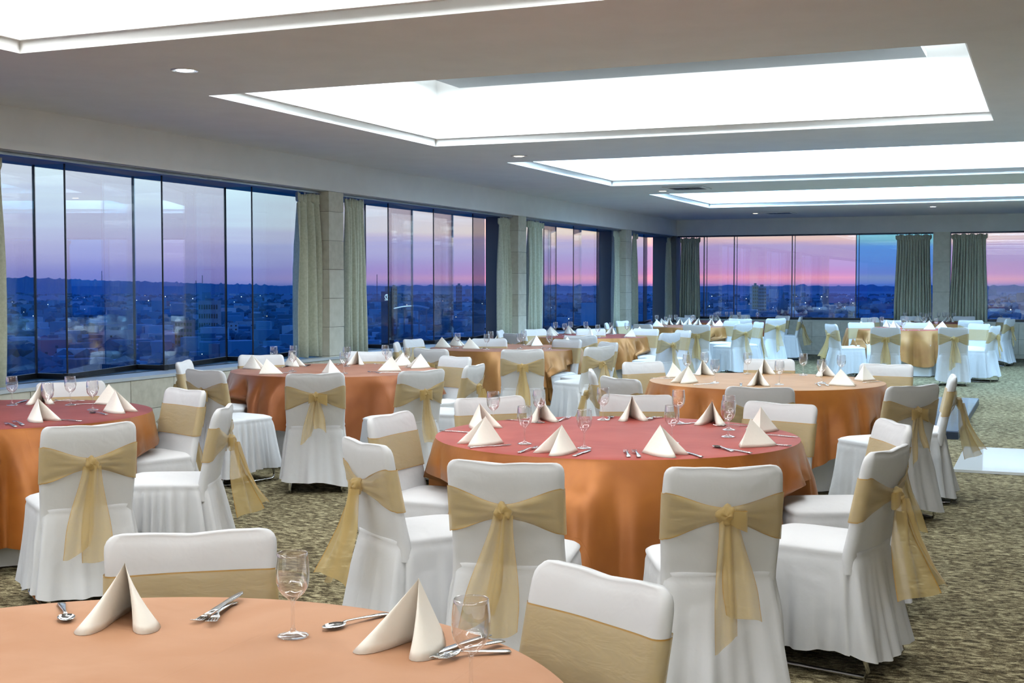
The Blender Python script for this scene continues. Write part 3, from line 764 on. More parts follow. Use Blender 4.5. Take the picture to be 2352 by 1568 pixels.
T('N', 'russet table by second window', lat_d(-.07, 15.1), 'satin_top_brown', 'satin_bronze', .9, 6)
T('O', 'maroon table near second pillar', lat_d(1.12, 18.6), 'satin_top_brick', 'satin_bronze', .5, 7)
T('P', 'bronze table near room corner', lat_d(3.15, 23.0), 'satin_top_brown', 'satin_bronze', .1, 8)
T('Q', 'corner table by back windows', lat_d(4.25, 25.7), 'satin_top_brick', 'satin_rust', .6, 9)
T('S', 'rose table before back curtains', ctr(2070, 754.5), 'satin_top_coral', 'satin_bronze', .3, 10)
T('U', 'farthest table by back pillar', ctr(2150, 740.5), 'satin_top_brick', 'satin_bronze', .8, 11)
# ------------------------------------------------------------------ chairs : (table, back-top-centre px x, y, style, view words, twist deg, ruffle)
CH_LIST = [
 ('F', 440, 1222, 0, 'front', 180), ('F', 1395, 1318, 0, 'front', -134),
 ('B', 1150, 1060, 0, 'rear', 12), ('B', 1672, 1070, 1, 'rear', -12), ('B', 838, 1017, 2, 'rear', 65), ('B', 890, 952, 0, 'front', 120), ('B', 1128, 920, 0, 'front', 158), ('B', 1455, 914, 4, 'front', 175),
 ('B', 1790, 934, 1, 'front', -153), ('B', 2060, 970, 3, 'front', -110), ('B', 2042, 1035, 2, 'rear', -70),
 ('L', 215, 972, 0, 'rear', -12), ('L', 432, 894, 4, 'front', -122), ('L', 514, 938, 2, 'rear', -80, 1), ('L', 155, 883, 1, 'front', 175),
 ('M', 724, 858, 3, 'rear', 0), ('M', 978, 850, 4, 'rear', -38), ('M', 1050, 819, 1, 'front', -130), ('M', 1090, 839, 2, 'rear', -70), ('M', 605, 818, 0, 'front', 165), ('M', 843, 810, 1, 'front', 180),
 ('M', 466, 850, 3, 'rear', 50, 2), ('M', 418, 830, 2, 'front', 105),
 ('N', 1200, 803, 4, 'rear', 0), ('N', 1380, 796, 2, 'rear', -45), ('N', 1402, 786, 0, 'front', -118), ('N', 987, 801, 3, 'rear', 38), ('N', 946, 779, 1, 'front', 122), ('N', 907, 787, 2, 'front', 95),
 ('N', 1130, 776, 0, 'front', 175), ('N', 1298, 778, 1, 'front', -140),
 ('O', 1333, 771, 4, 'rear', 0), ('O', 1478, 754, 0, 'front', -150), ('O', 1228, 756, 1, 'front', 138), ('O', 1153, 758, 2, 'front', 100), ('O', 1180, 766, 3, 'rear', 45), ('O', 1350, 754, 0, 'front', 180),
 ('O', 1549, 764, 1, 'rear', -52), ('O', 1565, 759, 0, 'front', -118),
 ('P', 1467, 744, 3, 'rear', 45), ('P', 1427, 737, 0, 'front', 120), ('P', 1397, 743, 2, 'front', 95), ('P', 1600, 746, 4, 'rear', 0), ('P', 1717, 743, 1, 'rear', -48), ('P', 1738, 740, 0, 'front', -110), ('P', 1683, 737, 1, 'front', -130),
 ('Q', 1703, 732, 4, 'rear', 0), ('Q', 1781, 731.5, 1, 'rear', -30), ('Q', 1800, 725, 0, 'front', -130), ('Q', 1841, 727.5, 2, 'rear', -85), ('Q', 1568, 729, 3, 'rear', 50), ('Q', 1590, 724, 0, 'front', 120), ('Q', 1693, 723.5, 1, 'front', 180),
 ('C', 1745, 890, 0, 'rear', 0), ('C', 1418, 867, 3, 'rear', 52), ('C', 1480, 833, 1, 'front', 142), ('C', 1356, 852, 2, 'rear', 88), ('C', 1760, 828, 0, 'front', 180), ('C', 2030, 838, 4, 'front', -165), ('C', 2102, 886, 3, 'rear', -42), ('C', 2194, 864, 2, 'rear', -92),
 ('S', 2034, 752.5, 4, 'rear', 0), ('S', 2190, 752.5, 1, 'rear', 0), ('S', 1904, 744, 2, 'rear', 65), ('S', 2251, 743.5, 0, 'front', -140), ('S', 2289, 748.5, 3, 'rear', -72), ('S', 1985, 740, 1, 'front', 170), ('S', 2095, 740, 0, 'front', 180),
 ('U', 2046, 736, 4, 'rear', 42), ('U', 2230, 735.5, 0, 'rear', -5), ('U', 1996, 729.5, 3, 'front', 140), ('U', 2100, 726.5, 0, 'front', 180), ('U', 2207, 727, 1, 'front', -170), ('U', 2308, 729.5, 0, 'front', -122), ('U', 2322, 733, 3, 'rear', -68),
]
def make_chair(st, i, ruffle):
    root = empty('banquet_chair')
    ob('cover_back', BACKS[i % 4], root); ob('cover_seat', RUF[ruffle-1] if ruffle else SEATS[(i*7+1) % 4], root)
    sa = ob('sash', STY[st][0], root); ob('knot', STY[st][1], sa)
    for m_ in STY[st][2]: ob('sash_tail', m_, sa)
    for m_ in STY[st][3]: ob('sash_loop', m_, sa)
    for m_ in LEGS: ob('leg', m_, root)
    ob('brace', BRACE, root)
    return root
rows_ = {}
for e in CH_LIST: rows_.setdefault(e[0], []).append(e)
for k in rows_: rows_[k].sort(key=lambda e: e[1])
LAY = []                                             # [x, y, angle, table key]
for e in CH_LIST:
    tk, px, py, st, view, tw = e[:6]; top = at_z(px, py, ZT-.002)
    ang = -math.atan2(top.x, top.y)-R(tw)            # tw = facing : 0 away from the camera, +90 to picture right, 180 towards it
    base = Vector((top.x, top.y, 0))-Matrix.Rotation(ang, 3, 'Z') @ Vector((0, back_y(ZT), 0))
    LAY.append([base.x, base.y, ang, tk])
FX, FY0, FY1 = .240, -.115, .462                     # chair footprint
def corners(c):
    ca, sa = math.cos(c[2]), math.sin(c[2]); return [(c[0]+x_*ca-y_*sa, c[1]+x_*sa+y_*ca) for x_, y_ in ((-FX, FY0), (FX, FY0), (FX, FY1), (-FX, FY1))]
def sat(a, b_):
    P, Q = corners(a), corners(b_); best = None
    for ang in (a[2], a[2]+math.pi/2, b_[2], b_[2]+math.pi/2):
        n = (math.cos(ang), math.sin(ang)); p = [x_*n[0]+y_*n[1] for x_, y_ in P]; q = [x_*n[0]+y_*n[1] for x_, y_ in Q]
        d_ = min(max(p), max(q))-max(min(p), min(q))
        if d_ <= 0: return None
        s_ = 1 if sum(p) > sum(q) else -1
        if best is None or d_ < best[0]: best = (d_, n[0]*s_, n[1]*s_)
    return best
ORIG = [(a[0], a[1]) for a in LAY]
for it in range(80):
    moved = False
    for i in range(len(LAY)):
        a = LAY[i]
        for j in range(i):
            b_ = LAY[j]
            if abs(a[0]-b_[0]) > 1.3 or abs(a[1]-b_[1]) > 1.3: continue
            r_ = sat(a, b_)
            if r_:
                moved = True; k_ = r_[0]*.5+.004; wa = 1.0 if math.hypot(a[0], a[1]) > 9 else .6
                a[0] += r_[1]*k_; a[1] += r_[2]*k_; b_[0] -= r_[1]*k_; b_[1] -= r_[2]*k_
        for k, tb in TB_.items():
            c = tb['xy']; dx, dy = a[0]-c.x, a[1]-c.y; l = math.hypot(dx, dy); mx_, my_ = a[0]-math.sin(a[2])*.17, a[1]+math.cos(a[2])*.17
            if k == a[3]:
                if l < .98: a[0] = c.x+dx/l*.98; a[1] = c.y+dy/l*.98; moved = True
            else:
                l2 = math.hypot(mx_-c.x, my_-c.y)
                if l2 < 1.30: a[0] += (mx_-c.x)/l2*(1.31-l2); a[1] += (my_-c.y)/l2*(1.31-l2); moved = True
        o_ = ORIG[i]; dist = math.hypot(*o_); u_ = (o_[0]/dist, o_[1]/dist); dx, dy = a[0]-o_[0], a[1]-o_[1]      # stay near the measured spot
        dep = max(-.2, min(.2, dx*u_[0]+dy*u_[1])); lt = dx*u_[1]-dy*u_[0]; cap = 7*dist/F; lt = max(-cap, min(cap, lt))
        a[0] = o_[0]+u_[0]*dep+u_[1]*lt; a[1] = o_[1]+u_[1]*dep-u_[0]*lt
        a[1] = min(a[1], YB-.17); a[0] = max(a[0], XL+.17)
        P = corners(a); m_ = min(x_ for x_, y_ in P); M_ = max(y_ for x_, y_ in P)
        if m_ < XL+.03: a[0] += XL+.03-m_
        if M_ > YB-.03: a[1] -= M_-(YB-.03)
    if not moved: break
def tuck(x, y, z, c, key, marg=0.0):
    """cloth gives way round the chairs pushed under the table"""
    if z > .535: return x, y
    X, Y = x+c.x, y+c.y
    for a in LAY:
        if abs(a[0]-c.x) > 1.9 or abs(a[1]-c.y) > 1.9: continue
        ca, sa = math.cos(a[2]), math.sin(a[2]); dx, dy = X-a[0], Y-a[1]; lx = dx*ca+dy*sa; ly = -dx*sa+dy*ca
        if abs(lx) < FX+.02 and FY0-.03 < ly < FY1+.005+marg:
            if a[3] == key: ly2 = FY1+.008+marg; X, Y = a[0]+lx*ca-ly2*sa, a[1]+lx*sa+ly2*ca
    return X-c.x, Y-c.y
for k, tb in TB_.items():
    loc = tb['xy']
    round_table(loc, f"round table hidden under the cloth of the {tb['words']}")
    table_cloth(tb['seed'], tb['rot'], tb['top'], tb['skirt'], loc, f"satin overlay cloth draped over the {tb['words']}", tb['words'], {'L': .26, 'B': .07}.get(k, .03), k)
    under_cloth(tb['seed']+50, loc, f"white floor-length cloth under the overlay of the {tb['words']}", k)

for i, e in enumerate(CH_LIST):
    tk, px, py, st, view, tw = e[:6]; ruf = e[6] if len(e) > 6 else 0; tb = TB_[tk]
    ch = make_chair(st, i, ruf); ch.location = (LAY[i][0], LAY[i][1], 0); ch.rotation_euler = (0, 0, LAY[i][2])
    row = rows_[tk]; n = len(row); j = row.index(e); extra = 'ruffled ' if ruf else ''
    tag(ch, f"white {extra}sashed chair at the {tb['words']}, {place_word(j, n)}", 'chair', 'white covered banquet chairs')

# ------------------------------------------------------------------ napkins and glasses : base-centre pixels
NAP = {
 'F': [(287, 1428, 6), (958, 1480, -28)],
 'B': [(1090, 980, 40), (1112, 1020, -70), (1287, 1040, -55), (1525, 1046, 55), (1725, 1024, 140), (1768, 990, 165), (1635, 973, -15), (1452, 963, 4), (1243, 966, 12)],
 'C': [(1527, 866, 150), (1579, 879, -65), (1610, 860, 10), (1755, 857, 5), (1742, 885, -8), (1905, 862, 10), (1933, 885, 75), (1996, 874, 160)],
 'L': [(90, 966, 60), (268, 946, 70), (272, 926, 100), (96, 926, 15)],
 'M': [(581, 847, None), (614, 859, None), (672, 841, None), (758, 858, None), (821, 837, None), (898, 852, None), (936, 839, None), (974, 845, None)],
 'N': [(1013, 797.5, None), (1047, 794, None), (1080, 801, None), (1142, 791.5, None), (1231, 794, None), (1302, 798, None)],
 'O': [(1240, 766.5, None), (1264, 771, None), (1285, 764.5, None), (1350, 764, None), (1356, 773, None), (1431, 765, None), (1453, 774, None), (1474, 770, None)],
 'P': [(1473, 743.5, None), (1490, 742, None), (1509, 750, None), (1549, 742.5, None), (1582, 746, None), (1620, 744, None), (1652, 749, None), (1667, 745, None)],
 'Q': [(1605, 732, None), (1631, 733, None), (1690, 735, None), (1742, 736, None), (1774, 733, None)],
 'S': [(1978, 754, None), (2026, 750, None), (2053, 753, None), (2095, 750.5, None), (2137, 757, None), (2178, 751, None), (2199, 753.5, None)],
 'U': [(2050, 735.5, None), (2062, 734.5, None), (2108, 739, None), (2119, 736, None), (2184, 739.5, None), (2234, 734, None)],
}
GLA = {
 'F': [(673, 1462), (1082, 1600)],
 'B': [(1133, 978), (1205, 1020), (1238, 970), (1342, 1030), (1385, 965), (1543, 1018), (1558, 972), (1672, 1004), (1674, 988)],
 'C': [(1578, 864), (1607, 858), (1642, 880), (1717, 859), (1790, 884), (1845, 862), (1887, 880), (1932, 866)],
 'L': [(28, 931), (110, 950), (162, 931), (213, 942)],
 'M': [(627, 840), (672, 853), (674, 838), (790, 858), (797, 842), (885, 837), (893, 849), (937, 844)],
 'N': [(1051, 800), (1118, 803), (1127, 795), (1194, 801), (1203, 793), (1262, 802)],
 'O': [(1260, 766), (1287, 764), (1297, 771), (1341, 765), (1373, 775), (1404, 768), (1440, 769)],
 'P': [(1490, 745), (1503, 743), (1530, 751), (1543, 744), (1590, 748), (1599, 744), (1640, 746)],
 'Q': [(1619, 732), (1637, 733), (1643, 738), (1682, 732), (1697, 737), (1732, 732), (1740, 738), (1756, 733)],
 'S': [(1997, 755), (2007, 752), (2025, 751), (2075, 758), (2088, 751), (2142, 751), (2150, 755)],
 'U': [(2064, 735), (2074, 738), (2111, 734), (2128, 741), (2163, 735), (2192, 738), (2207, 735), (2221, 737)],
}
def clamp_to(tb, p, rmax):
    d_ = Vector((p.x-tb['xy'].x, p.y-tb['xy'].y)); l = d_.length
    if l > rmax: d_ *= rmax/l
    return Vector((tb['xy'].x+d_.x, tb['xy'].y+d_.y, ZTAB+.001))
random.seed(11)
napkin_pos = {}
for tk, lst in NAP.items():
    tb = TB_[tk]; lst = sorted(lst, key=lambda e: (e[0], e[1]))
    for j, (px, py, rot) in enumerate(lst):
        p = clamp_to(tb, at_z(px, py, ZTAB), .76); d_ = Vector((tb['xy'].x-p.x, tb['xy'].y-p.y))
        # opens (-y) towards the table centre unless given
        a = math.atan2(d_.y, d_.x)+math.pi/2+random.uniform(-.5, .5) if rot is None else R(rot)+YAW
        o = ob('napkin', NAPS[(j+len(tk)) % 3], None, p); o.rotation_euler = (0, 0, a)
        s_ = 1.0 if tk != 'F' else 1.05; o.scale = (s_, s_, s_)
        tag(o, f"cream napkin tent on the {tb['words']}, {place_word(j, len(lst))}", 'napkin', 'tent-folded napkins')
        napkin_pos.setdefault(tk, []).append((p, a))
taken = {}
for tk, lst in GLA.items():
    tb = TB_[tk]; lst = sorted(lst, key=lambda e: (e[0], e[1])); taken[tk] = [(p, .0) for p, a in napkin_pos[tk]]
    for j, (px, py) in enumerate(lst):
        p = clamp_to(tb, at_z(px, py, ZTAB), .80)
        for it in range(12):                                     # nudge clear of napkins and other glasses along the line of sight
            hit = None
            for q, _ in taken[tk]:
                dd = Vector((p.x-q.x, p.y-q.y)); need = .098 if _ == 0 else .078
                if dd.length < need: hit = (q, dd, need); break
            if hit is None: break
            s_ = -1 if (Vector((p.x, p.y)).length < Vector((hit[0].x, hit[0].y)).length) else 1
            h = Vector((p.x, p.y, 0)).normalized()*s_; p = clamp_to(tb, p+h*.025, .84)
        taken[tk].append((p, 1))
        o = ob('wine_glass', GLASS, None, p); o.rotation_euler = (0, 0, j*.7)
        tag(o, f"empty stemmed wine glass on the {tb['words']}, {place_word(j, len(lst))}", 'wine glass', 'stemmed wine glasses')

# ------------------------------------------------------------------ cutlery : (kind, px, py, picture angle of the handle->tip axis in degrees about z, lift)
CUT = []
def cut(tk, kind, p, ang, lift=0.0): CUT.append((tk, kind, p, ang, lift))
P_ = lambda x, y: at_z(x, y, ZTAB)
def aim(x0, y0, x1, y1):    # handle end pixel -> tip pixel
    a, b_ = P_(x0, y0), P_(x1, y1); return (a+b_)/2, math.atan2(b_.y-a.y, b_.x-a.x)-math.pi/2
for tk, kind, x0, y0, x1, y1, lift in [
    ('F', 'spoon', 143, 1396, 152, 1424, 0), ('F', 'fork', 531, 1391, 458, 1428, 0), ('F', 'fork', 522, 1398, 490, 1432, .004), ('F', 'knife', 500, 1410, 534, 1388, .010),
    ('F', 'spoon', 868, 1418, 765, 1444, 0), ('F', 'fork', 1158, 1500, 975, 1512, 0), ('F', 'fork', 1146, 1482, 1010, 1522, .004), ('F', 'knife', 1110, 1470, 1040, 1494, .0),
    ('B', 'knife', 1080, 1029, 1172, 1023, 0), ('B', 'knife', 1018, 991, 1066, 994, 0), ('B', 'fork', 1184, 1043, 1240, 1027, 0), ('B', 'fork', 1446, 1054, 1435, 1034, 0), ('B', 'fork', 1473, 1057, 1452, 1034, .003),
    ('B', 'knife', 1613, 1051, 1568, 1038, 0), ('B', 'spoon', 1690, 1040, 1632, 1024, 0), ('B', 'knife', 1722, 1041, 1668, 1032, .0), ('B', 'knife', 1314, 1050, 1360, 1034, 0),
    ('B', 'fork', 1512, 960, 1484, 964, 0), ('B', 'fork', 1505, 958, 1492, 967, .003), ('B', 'knife', 1182, 966, 1215, 969, 0), ('B', 'fork', 1285, 967, 1304, 961, 0), ('B', 'knife', 1604, 972, 1565, 975, 0),
    ('B', 'spoon', 1392, 970, 1408, 955, 0), ('B', 'fork', 1700, 979, 1660, 979, 0), ('B', 'knife', 1782, 1000, 1830, 1004, 0), ('B', 'knife', 1800, 1024, 1770, 1022, 0),
    ('L', 'fork', 36, 981, 14, 974, 0), ('L', 'fork', 56, 979, 30, 970, .003), ('L', 'knife', 170, 967, 138, 965, 0), ('L', 'spoon', 245, 953, 207, 948, 0), ('L', 'knife', 38, 927, 60, 921, 0),
    ('L', 'fork', 150, 923, 130, 924, 0), ('L', 'knife', 188, 929, 215, 928, 0), ('L', 'fork', 170, 921, 152, 921, 0),
    ('C', 'fork', 1886, 888, 1872, 881, 0), ('C', 'fork', 1908, 889, 1882, 881, .003), ('C', 'fork', 1702, 889, 1702, 880, 0), ('C', 'knife', 1600, 884, 1634, 882, 0), ('C', 'knife', 1490, 869, 1518, 870, 0), ('C', 'fork', 1810, 857, 1796, 858, 0), ('C', 'knife', 1990, 879, 2022, 877, 0),
    ('M', 'spoon', 645, 845, 662, 841, 0), ('M', 'spoon', 700, 842, 712, 839, 0), ('M', 'fork', 848, 836, 862, 837, 0), ('M', 'fork', 870, 857, 850, 855, 0), ('M', 'knife', 880, 856, 905, 856, 0), ('M', 'spoon', 776, 838, 790, 836, 0), ('M', 'knife', 640, 858, 668, 856, 0),
    ('N', 'spoon', 1102, 802, 1115, 799, 0), ('N', 'fork', 1310, 798, 1290, 799, 0), ('N', 'knife', 1240, 801, 1254, 798, 0), ('N', 'knife', 1020, 799, 1040, 799, 0),
    ('O', 'fork', 1452, 777, 1440, 775, 0), ('O', 'spoon', 1380, 776, 1374, 772, 0), ('O', 'knife', 1300, 774, 1318, 773, 0),
    ('P', 'knife', 1520, 752, 1534, 751, 0), ('P', 'fork', 1630, 750, 1642, 749, 0),
    ('S', 'knife', 2110, 759, 2124, 758, 0), ('S', 'fork', 2010, 756, 2020, 755, 0), ('S', 'knife', 2085, 759, 2096, 758, 0)]:
    p, a = aim(x0, y0, x1, y1); cut(tk, kind, p, a, lift)
KM = {'fork': FORK, 'knife': KNIFE, 'spoon': SPOON}
cnt = {}
for tk in TB_:
    for kind in KM:
        L_ = [c_ for c_ in CUT if c_[0] == tk and c_[1] == kind]; L_.sort(key=lambda c_: to_px(c_[2])[0])
        for j, (tk_, kd, p, a, lift) in enumerate(L_):
            q = clamp_to(TB_[tk], p, .80)
            o = ob(kind, KM[kind], None, (q.x, q.y, ZTAB+.001+lift)); o.rotation_euler = (0, 0, a)
            tag(o, f"polished steel {kind} on the {TB_[tk]['words']}, {place_word(j, len(L_))}", 'cutlery', 'steel cutlery on the tables')

# ------------------------------------------------------------------ the city outside
ZG = -42.0
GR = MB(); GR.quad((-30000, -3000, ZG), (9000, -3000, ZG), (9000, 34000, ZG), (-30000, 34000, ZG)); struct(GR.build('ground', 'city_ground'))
random.seed(77)
def polar(azd, dist): return Vector((math.sin(R(azd))*dist, math.cos(R(azd))*dist, ZG))
# wooded ridges
def ridge(az0, az1, dist, hfun, seed, name, thick=500):
    rnd = random.Random(seed); n = 260; V = []
    for i in range(n):
        az_ = az0+(az1-az0)*i/(n-1); h = hfun(az_)+rnd.uniform(-1, 1)*dist*.00035+rnd.random()**6*dist*.0015
        p = polar(az_, dist); q = polar(az_, dist+thick); r_ = polar(az_, dist-thick*.8)
        V += [(r_.x, r_.y, ZG), (p.x, p.y, ZG+h), (q.x, q.y, ZG)]
    f = []
    for i in range(n-1):
        for k in range(2): f.append((i*3+k, (i+1)*3+k, (i+1)*3+k+1, i*3+k+1))
    return struct(ob(name, mesh(name, V, f, 'hill_dusk_blue', False)))
def hA(a):   # ridge outside the left windows, sinking to the right
    px = 1176+F*math.tan(R(a)+YAW); y = 640 if px < 60 else 640+(px-60)*.027
    return -ZG+1.5+(653-min(y, 660))/F*5200*1.07
ridge(-52, -29, 5200, hA, 3, 'hills')
def hB(a): return -ZG+1.5+(653-657+1.2*math.sin(a*2.3))/F*9000
ridge(-34, 8, 9000, hB, 4, 'far_hills', 900)
def hC(a): return 10+5*math.sin(a*1.7)+4*math.sin(a*5.1)
ridge(-52, 8, 3300, hC, 5, 'wooded_rise', 250)
# houses : nearest ones are things of their own, the mass behind is one mesh
def house_data(rnd, dist):
    w_ = rnd.uniform(7, 20); d_ = rnd.uniform(7, 16); h = rnd.choice([4, 4, 6, 7, 7, 10, 13])*rnd.uniform(.9, 1.15); return w_, d_, h
rnd = random.Random(9); near = 0
house_mats = ['city_pale', 'city_dusk_grey', 'city_pale', 'city_rose', 'city_dusk_grey']
while near < 70:
    az_ = rnd.uniform(-49, -1); dist = 560+900*rnd.random()**1.3
    p = polar(az_, dist); w_, d_, h = house_data(rnd, dist); rz = rnd.uniform(0, 1.57); near += 1
    o = empty('city_building', p, rz); tag(o, 'small flat-roofed building in the dusk city below the windows', 'building', 'low buildings of the city below')
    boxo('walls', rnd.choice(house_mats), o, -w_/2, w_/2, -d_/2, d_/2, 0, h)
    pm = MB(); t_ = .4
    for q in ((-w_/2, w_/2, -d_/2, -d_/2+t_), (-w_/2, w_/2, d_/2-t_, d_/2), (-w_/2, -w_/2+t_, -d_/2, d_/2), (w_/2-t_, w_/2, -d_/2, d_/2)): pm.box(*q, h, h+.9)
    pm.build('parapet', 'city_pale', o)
    boxo('stair_head', 'city_dusk_grey', o, -w_*.2, w_*.1, -d_*.2, d_*.15, h, h+2.4)
    fl = max(1, int(h/3.2)); nw = max(2, int(w_/4))
    for s_ in (-1, 1):
        for f_ in range(fl):
            for i in range(nw):
                if rnd.random() < .35: continue
                xx = -w_/2+(i+.5)*w_/nw
                boxo('window_pane', 'window_lit' if rnd.random() < .07 else 'city_pane', o, xx-.7, xx+.7, s_*d_/2-.05, s_*d_/2+.05, f_*3.2+1.0, f_*3.2+2.3)
V = []; Fc = []; tone = []
for i in range(5200):
    az_ = rnd.uniform(-52, 4); dist = 620+4200*rnd.random()**1.15; p = polar(az_, dist); w_, d_, h = house_data(rnd, dist); rz = rnd.uniform(0, 1.57); t_ = rnd.random()
    if rnd.random() < .03: h *= 2.2
    c_, s_ = math.cos(rz), math.sin(rz); b = len(V)
    for z_ in (0, h):
        for (x_, y_) in ((-w_/2, -d_/2), (w_/2, -d_/2), (w_/2, d_/2), (-w_/2, d_/2)): V.append((p.x+x_*c_-y_*s_, p.y+x_*s_+y_*c_, ZG+z_)); tone.append(t_)
    Fc += [tuple(b+k for k in q) for q in ((4, 5, 6, 7), (0, 1, 5, 4), (1, 2, 6, 5), (2, 3, 7, 6), (3, 0, 4, 7))]
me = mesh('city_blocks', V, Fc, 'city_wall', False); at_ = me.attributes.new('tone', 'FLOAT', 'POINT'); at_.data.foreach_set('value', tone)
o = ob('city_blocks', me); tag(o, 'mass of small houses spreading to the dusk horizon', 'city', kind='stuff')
# trees between the houses
V = []; Fc = []
ico = [(0, 0, -1), (.894, 0, -.447), (.276, .851, -.447), (-.724, .526, -.447), (-.724, -.526, -.447), (.276, -.851, -.447), (.724, .526, .447), (-.276, .851, .447), (-.894, 0, .447), (-.276, -.851, .447), (.724, -.526, .447), (0, 0, 1)]
icf = [(0, 2, 1), (0, 3, 2), (0, 4, 3), (0, 5, 4), (0, 1, 5), (1, 2, 6), (2, 3, 7), (3, 4, 8), (4, 5, 9), (5, 1, 10), (1, 6, 10), (2, 7, 6), (3, 8, 7), (4, 9, 8), (5, 10, 9), (6, 7, 11), (7, 8, 11), (8, 9, 11), (9, 10, 11), (10, 6, 11)]
for i in range(5200):
    az_ = rnd.uniform(-52, 4); dist = 520+4300*rnd.random()**1.2; p = polar(az_, dist); s_ = rnd.uniform(3, 7.5); b = len(V)
    for (x_, y_, z_) in ico: V.append((p.x+x_*s_*rnd.uniform(.8, 1.25), p.y+y_*s_, ZG+s_*.9+z_*s_*.85))
    Fc += [tuple(b+k for k in q) for q in icf]
o = ob('tree_canopy', mesh('tree_canopy', V, Fc, 'tree_dusk_blue', False)); tag(o, 'dark tree crowns scattered between the city houses', 'trees', kind='stuff')
# street lamps far below
for nm, mt, cnt_, sd in (('street_glow', 'street_white', 150, 1), ('amber_street_glow', 'street_amber', 60, 2)):
    V = []; Fc = []; r2 = random.Random(sd)
    for i in range(cnt_):
        az_ = r2.uniform(-50, 2); dist = 560+3600*r2.random(); p = polar(az_, dist); s_ = dist*.00028*r2.uniform(.7, 1.7); h = r2.uniform(7, 12); b = len(V)
        for (x_, y_, z_) in ((1, 0, 0), (-1, 0, 0), (0, 1, 0), (0, -1, 0), (0, 0, 1), (0, 0, -1)): V.append((p.x+x_*s_, p.y+y_*s_, ZG+h+z_*s_))
        Fc += [tuple(b+k for k in q) for q in ((4, 0, 2), (4, 2, 1), (4, 1, 3), (4, 3, 0), (5, 2, 0), (5, 1, 2), (5, 3, 1), (5, 0, 3))]
    o = ob(nm, mesh(nm, V, Fc, mt, False)); tag(o, 'scattered pin-prick street lights of the dusk city' if sd == 1 else 'scattered amber street lights of the dusk city', 'city lights', kind='stuff')

def foot(px, dist):    # ground point under a picture column, at forward distance dist
    p = at_d(px, 653, dist); return Vector((p.x, p.y, ZG))
def z_at(py, dist): return CH+(653-py)/F*dist
FACE = YAW
# dome church
D = 950; c = foot(1799, D); o = empty('domed_church', c, FACE); tag(o, 'domed church with lantern standing in the city beyond the back windows', 'church')
s = D/F; zr = lambda py: z_at(py, D)-ZG
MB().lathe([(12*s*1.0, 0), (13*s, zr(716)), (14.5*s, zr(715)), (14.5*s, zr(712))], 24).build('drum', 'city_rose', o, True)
MB().lathe([(14*s*math.cos(a_), zr(712)+(zr(687)-zr(712))*math.sin(a_)) for a_ in [i*math.pi/2/10 for i in range(10)]]+[(.1, zr(687))], 24).build('dome', 'city_dusk_grey', o, True)
MB().lathe([(3*s, zr(688)), (3*s, zr(678)), (2.4*s, zr(677)), (.6*s, zr(672)), (.3*s, zr(667))], 12).build('lantern', 'city_dusk_grey', o, True)
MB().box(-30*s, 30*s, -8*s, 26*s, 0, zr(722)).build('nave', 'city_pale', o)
for i in range(8):
    a_ = i*math.pi/4+.2; boxo('window_pane', 'city_pane', o, 13.4*s*math.cos(a_)-1, 13.4*s*math.cos(a_)+1, 13.4*s*math.sin(a_)-1, 13.4*s*math.sin(a_)+1, zr(732), zr(722))
def tower(px0, px1, ytop, D, mat, label, rows, cols, name='tower_block'):
    c = foot((px0+px1)/2, D); o = empty(name, c, FACE); tag(o, label, 'building'); w_ = (px1-px0)/F*D; h = z_at(ytop, D)-ZG; d_ = w_*.7
    boxo('walls', mat, o, -w_/2, w_/2, 0, d_, 0, h); boxo('roof_plant', 'city_dusk_grey', o, -w_*.2, w_*.2, d_*.3, d_*.7, h, h+.06*h)
    for r_ in range(rows):
        for q in range(cols):
            xx = -w_/2+(q+.5)*w_/cols; zz_ = h-(r_+.7)*h*.8/rows; boxo('window_pane', 'city_pane', o, xx-w_*.3/cols, xx+w_*.3/cols, -.15, .05, zz_-.25*h*.8/rows, zz_+.25*h*.8/rows)
    return o, w_, h
tower(1729, 1742, 655, 1500, 'city_dusk_grey', 'tall slab tower on the skyline beyond the back windows', 8, 3)
tower(1742, 1760, 658, 1520, 'city_pale', 'broad apartment tower beside the slab tower on the skyline', 8, 5)
tower(1047, 1061, 655, 1700, 'city_dusk_grey', 'lone tower block on the skyline outside the second window bay', 7, 3)
tower(897, 912, 658, 1900, 'city_dusk_grey', 'squat skyline block outside the second window bay', 5, 3)
tower(400, 440, 735, 760, 'city_rose', 'rose-coloured apartment house below the first window bay', 5, 6)
tower(455, 500, 690, 1100, 'city_pale', 'pale long building below the first window bay', 3, 8)
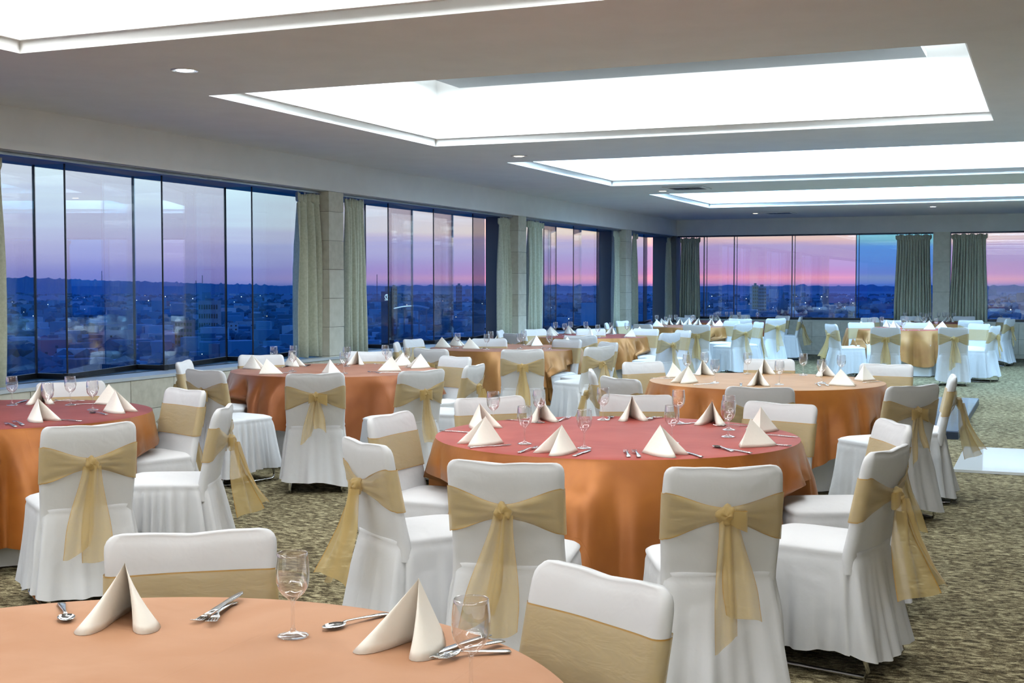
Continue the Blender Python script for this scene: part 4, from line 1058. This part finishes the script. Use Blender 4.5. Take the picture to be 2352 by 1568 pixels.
# sign tower with a glowing round emblem
D = 620; o, w_, h = tower(875, 903, 669, D, 'city_dark', 'dark building with a glowing round emblem outside the second window bay', 4, 3, 'sign_building')
s = D/F; zc_ = z_at(681, D)-ZG
MB().tube([(4.6*s*math.cos(a_), -.5, zc_+5.2*s*math.sin(a_)) for a_ in [i*math.pi/10 for i in range(20)]], .55*s, 6, True).build('emblem_ring', 'sign_light', o, True)
MB().tube([(-2*s, -.5, zc_+1.5*s), (0, -.5, zc_+3*s), (2*s, -.5, zc_+1*s), (0, -.5, zc_-1*s), (1.5*s, -.5, zc_-3*s)], .55*s, 6).build('emblem_figure', 'sign_light', o, True)
for i in range(7): boxo('sign_letter', 'sign_light', o, (-5+i*1.5)*s, (-4.1+i*1.5)*s, -.5, -.3, zc_-8.2*s, zc_-(6.9 if i % 2 else 6.6)*s)
# lit canopy roof
D = 900; c = foot(945, D); o = empty('lit_canopy', c, FACE); tag(o, 'low curved canopy roof edged with light outside the second window bay', 'canopy'); s = D/F
zc_ = z_at(708, D)-ZG
mb = MB(); n = 14
for i in range(n+1):
    u = i/n; xx = (-40+80*u)*s; zz_ = zc_+6*s*math.sin(u*math.pi)
    mb.v += [(xx, 0, zz_), (xx, 22*s, zz_+2*s)]
mb.f = [(i*2, i*2+2, i*2+3, i*2+1) for i in range(n)]
q = mb.build('roof_sheet', 'city_pale', o, True); md = q.modifiers.new('t', 'SOLIDIFY'); md.thickness = .8
MB().tube([((-40+44*i/8)*s, -.6, zc_+6*s*math.sin(i/8*.55*math.pi)) for i in range(9)], .7*s, 6).build('light_strip', 'sign_light', o, True)
for i in range(5): boxo('column', 'city_dusk_grey', o, (-34+17*i)*s-.5, (-34+17*i)*s+.5, 4*s, 4*s+1, 0, zc_)
# radio masts on the ridge
for px, yt, D, lab in ((234, 622, 5100, 'thin radio mast on the wooded ridge, leftmost of three'), (465, 632, 5100, 'thin radio mast on the wooded ridge, tallest of three'), (450, 644, 5000, 'short radio mast on the wooded ridge beside the tallest one'), (866, 630, 2600, 'lattice mast on the skyline outside the second window bay')):
    c = foot(px, D); h = z_at(yt, D)-ZG; mb = MB(); b_ = 1.4*D/F
    for sx_ in (-1, 1): mb.tube([(sx_*b_, 0, 0), (sx_*b_*.3, 0, h)], .35*D/F, 5)
    for i in range(10): mb.tube([(-b_*(1-.07*i), 0, h*i/10), (b_*(1-.07*(i+1)), 0, h*(i+1)/10)], .25*D/F, 4)
    o = mb.build('radio_mast', 'city_dark'); o.location = c; o.rotation_euler = (0, 0, FACE); tag(o, lab, 'mast', 'radio masts on the skyline')
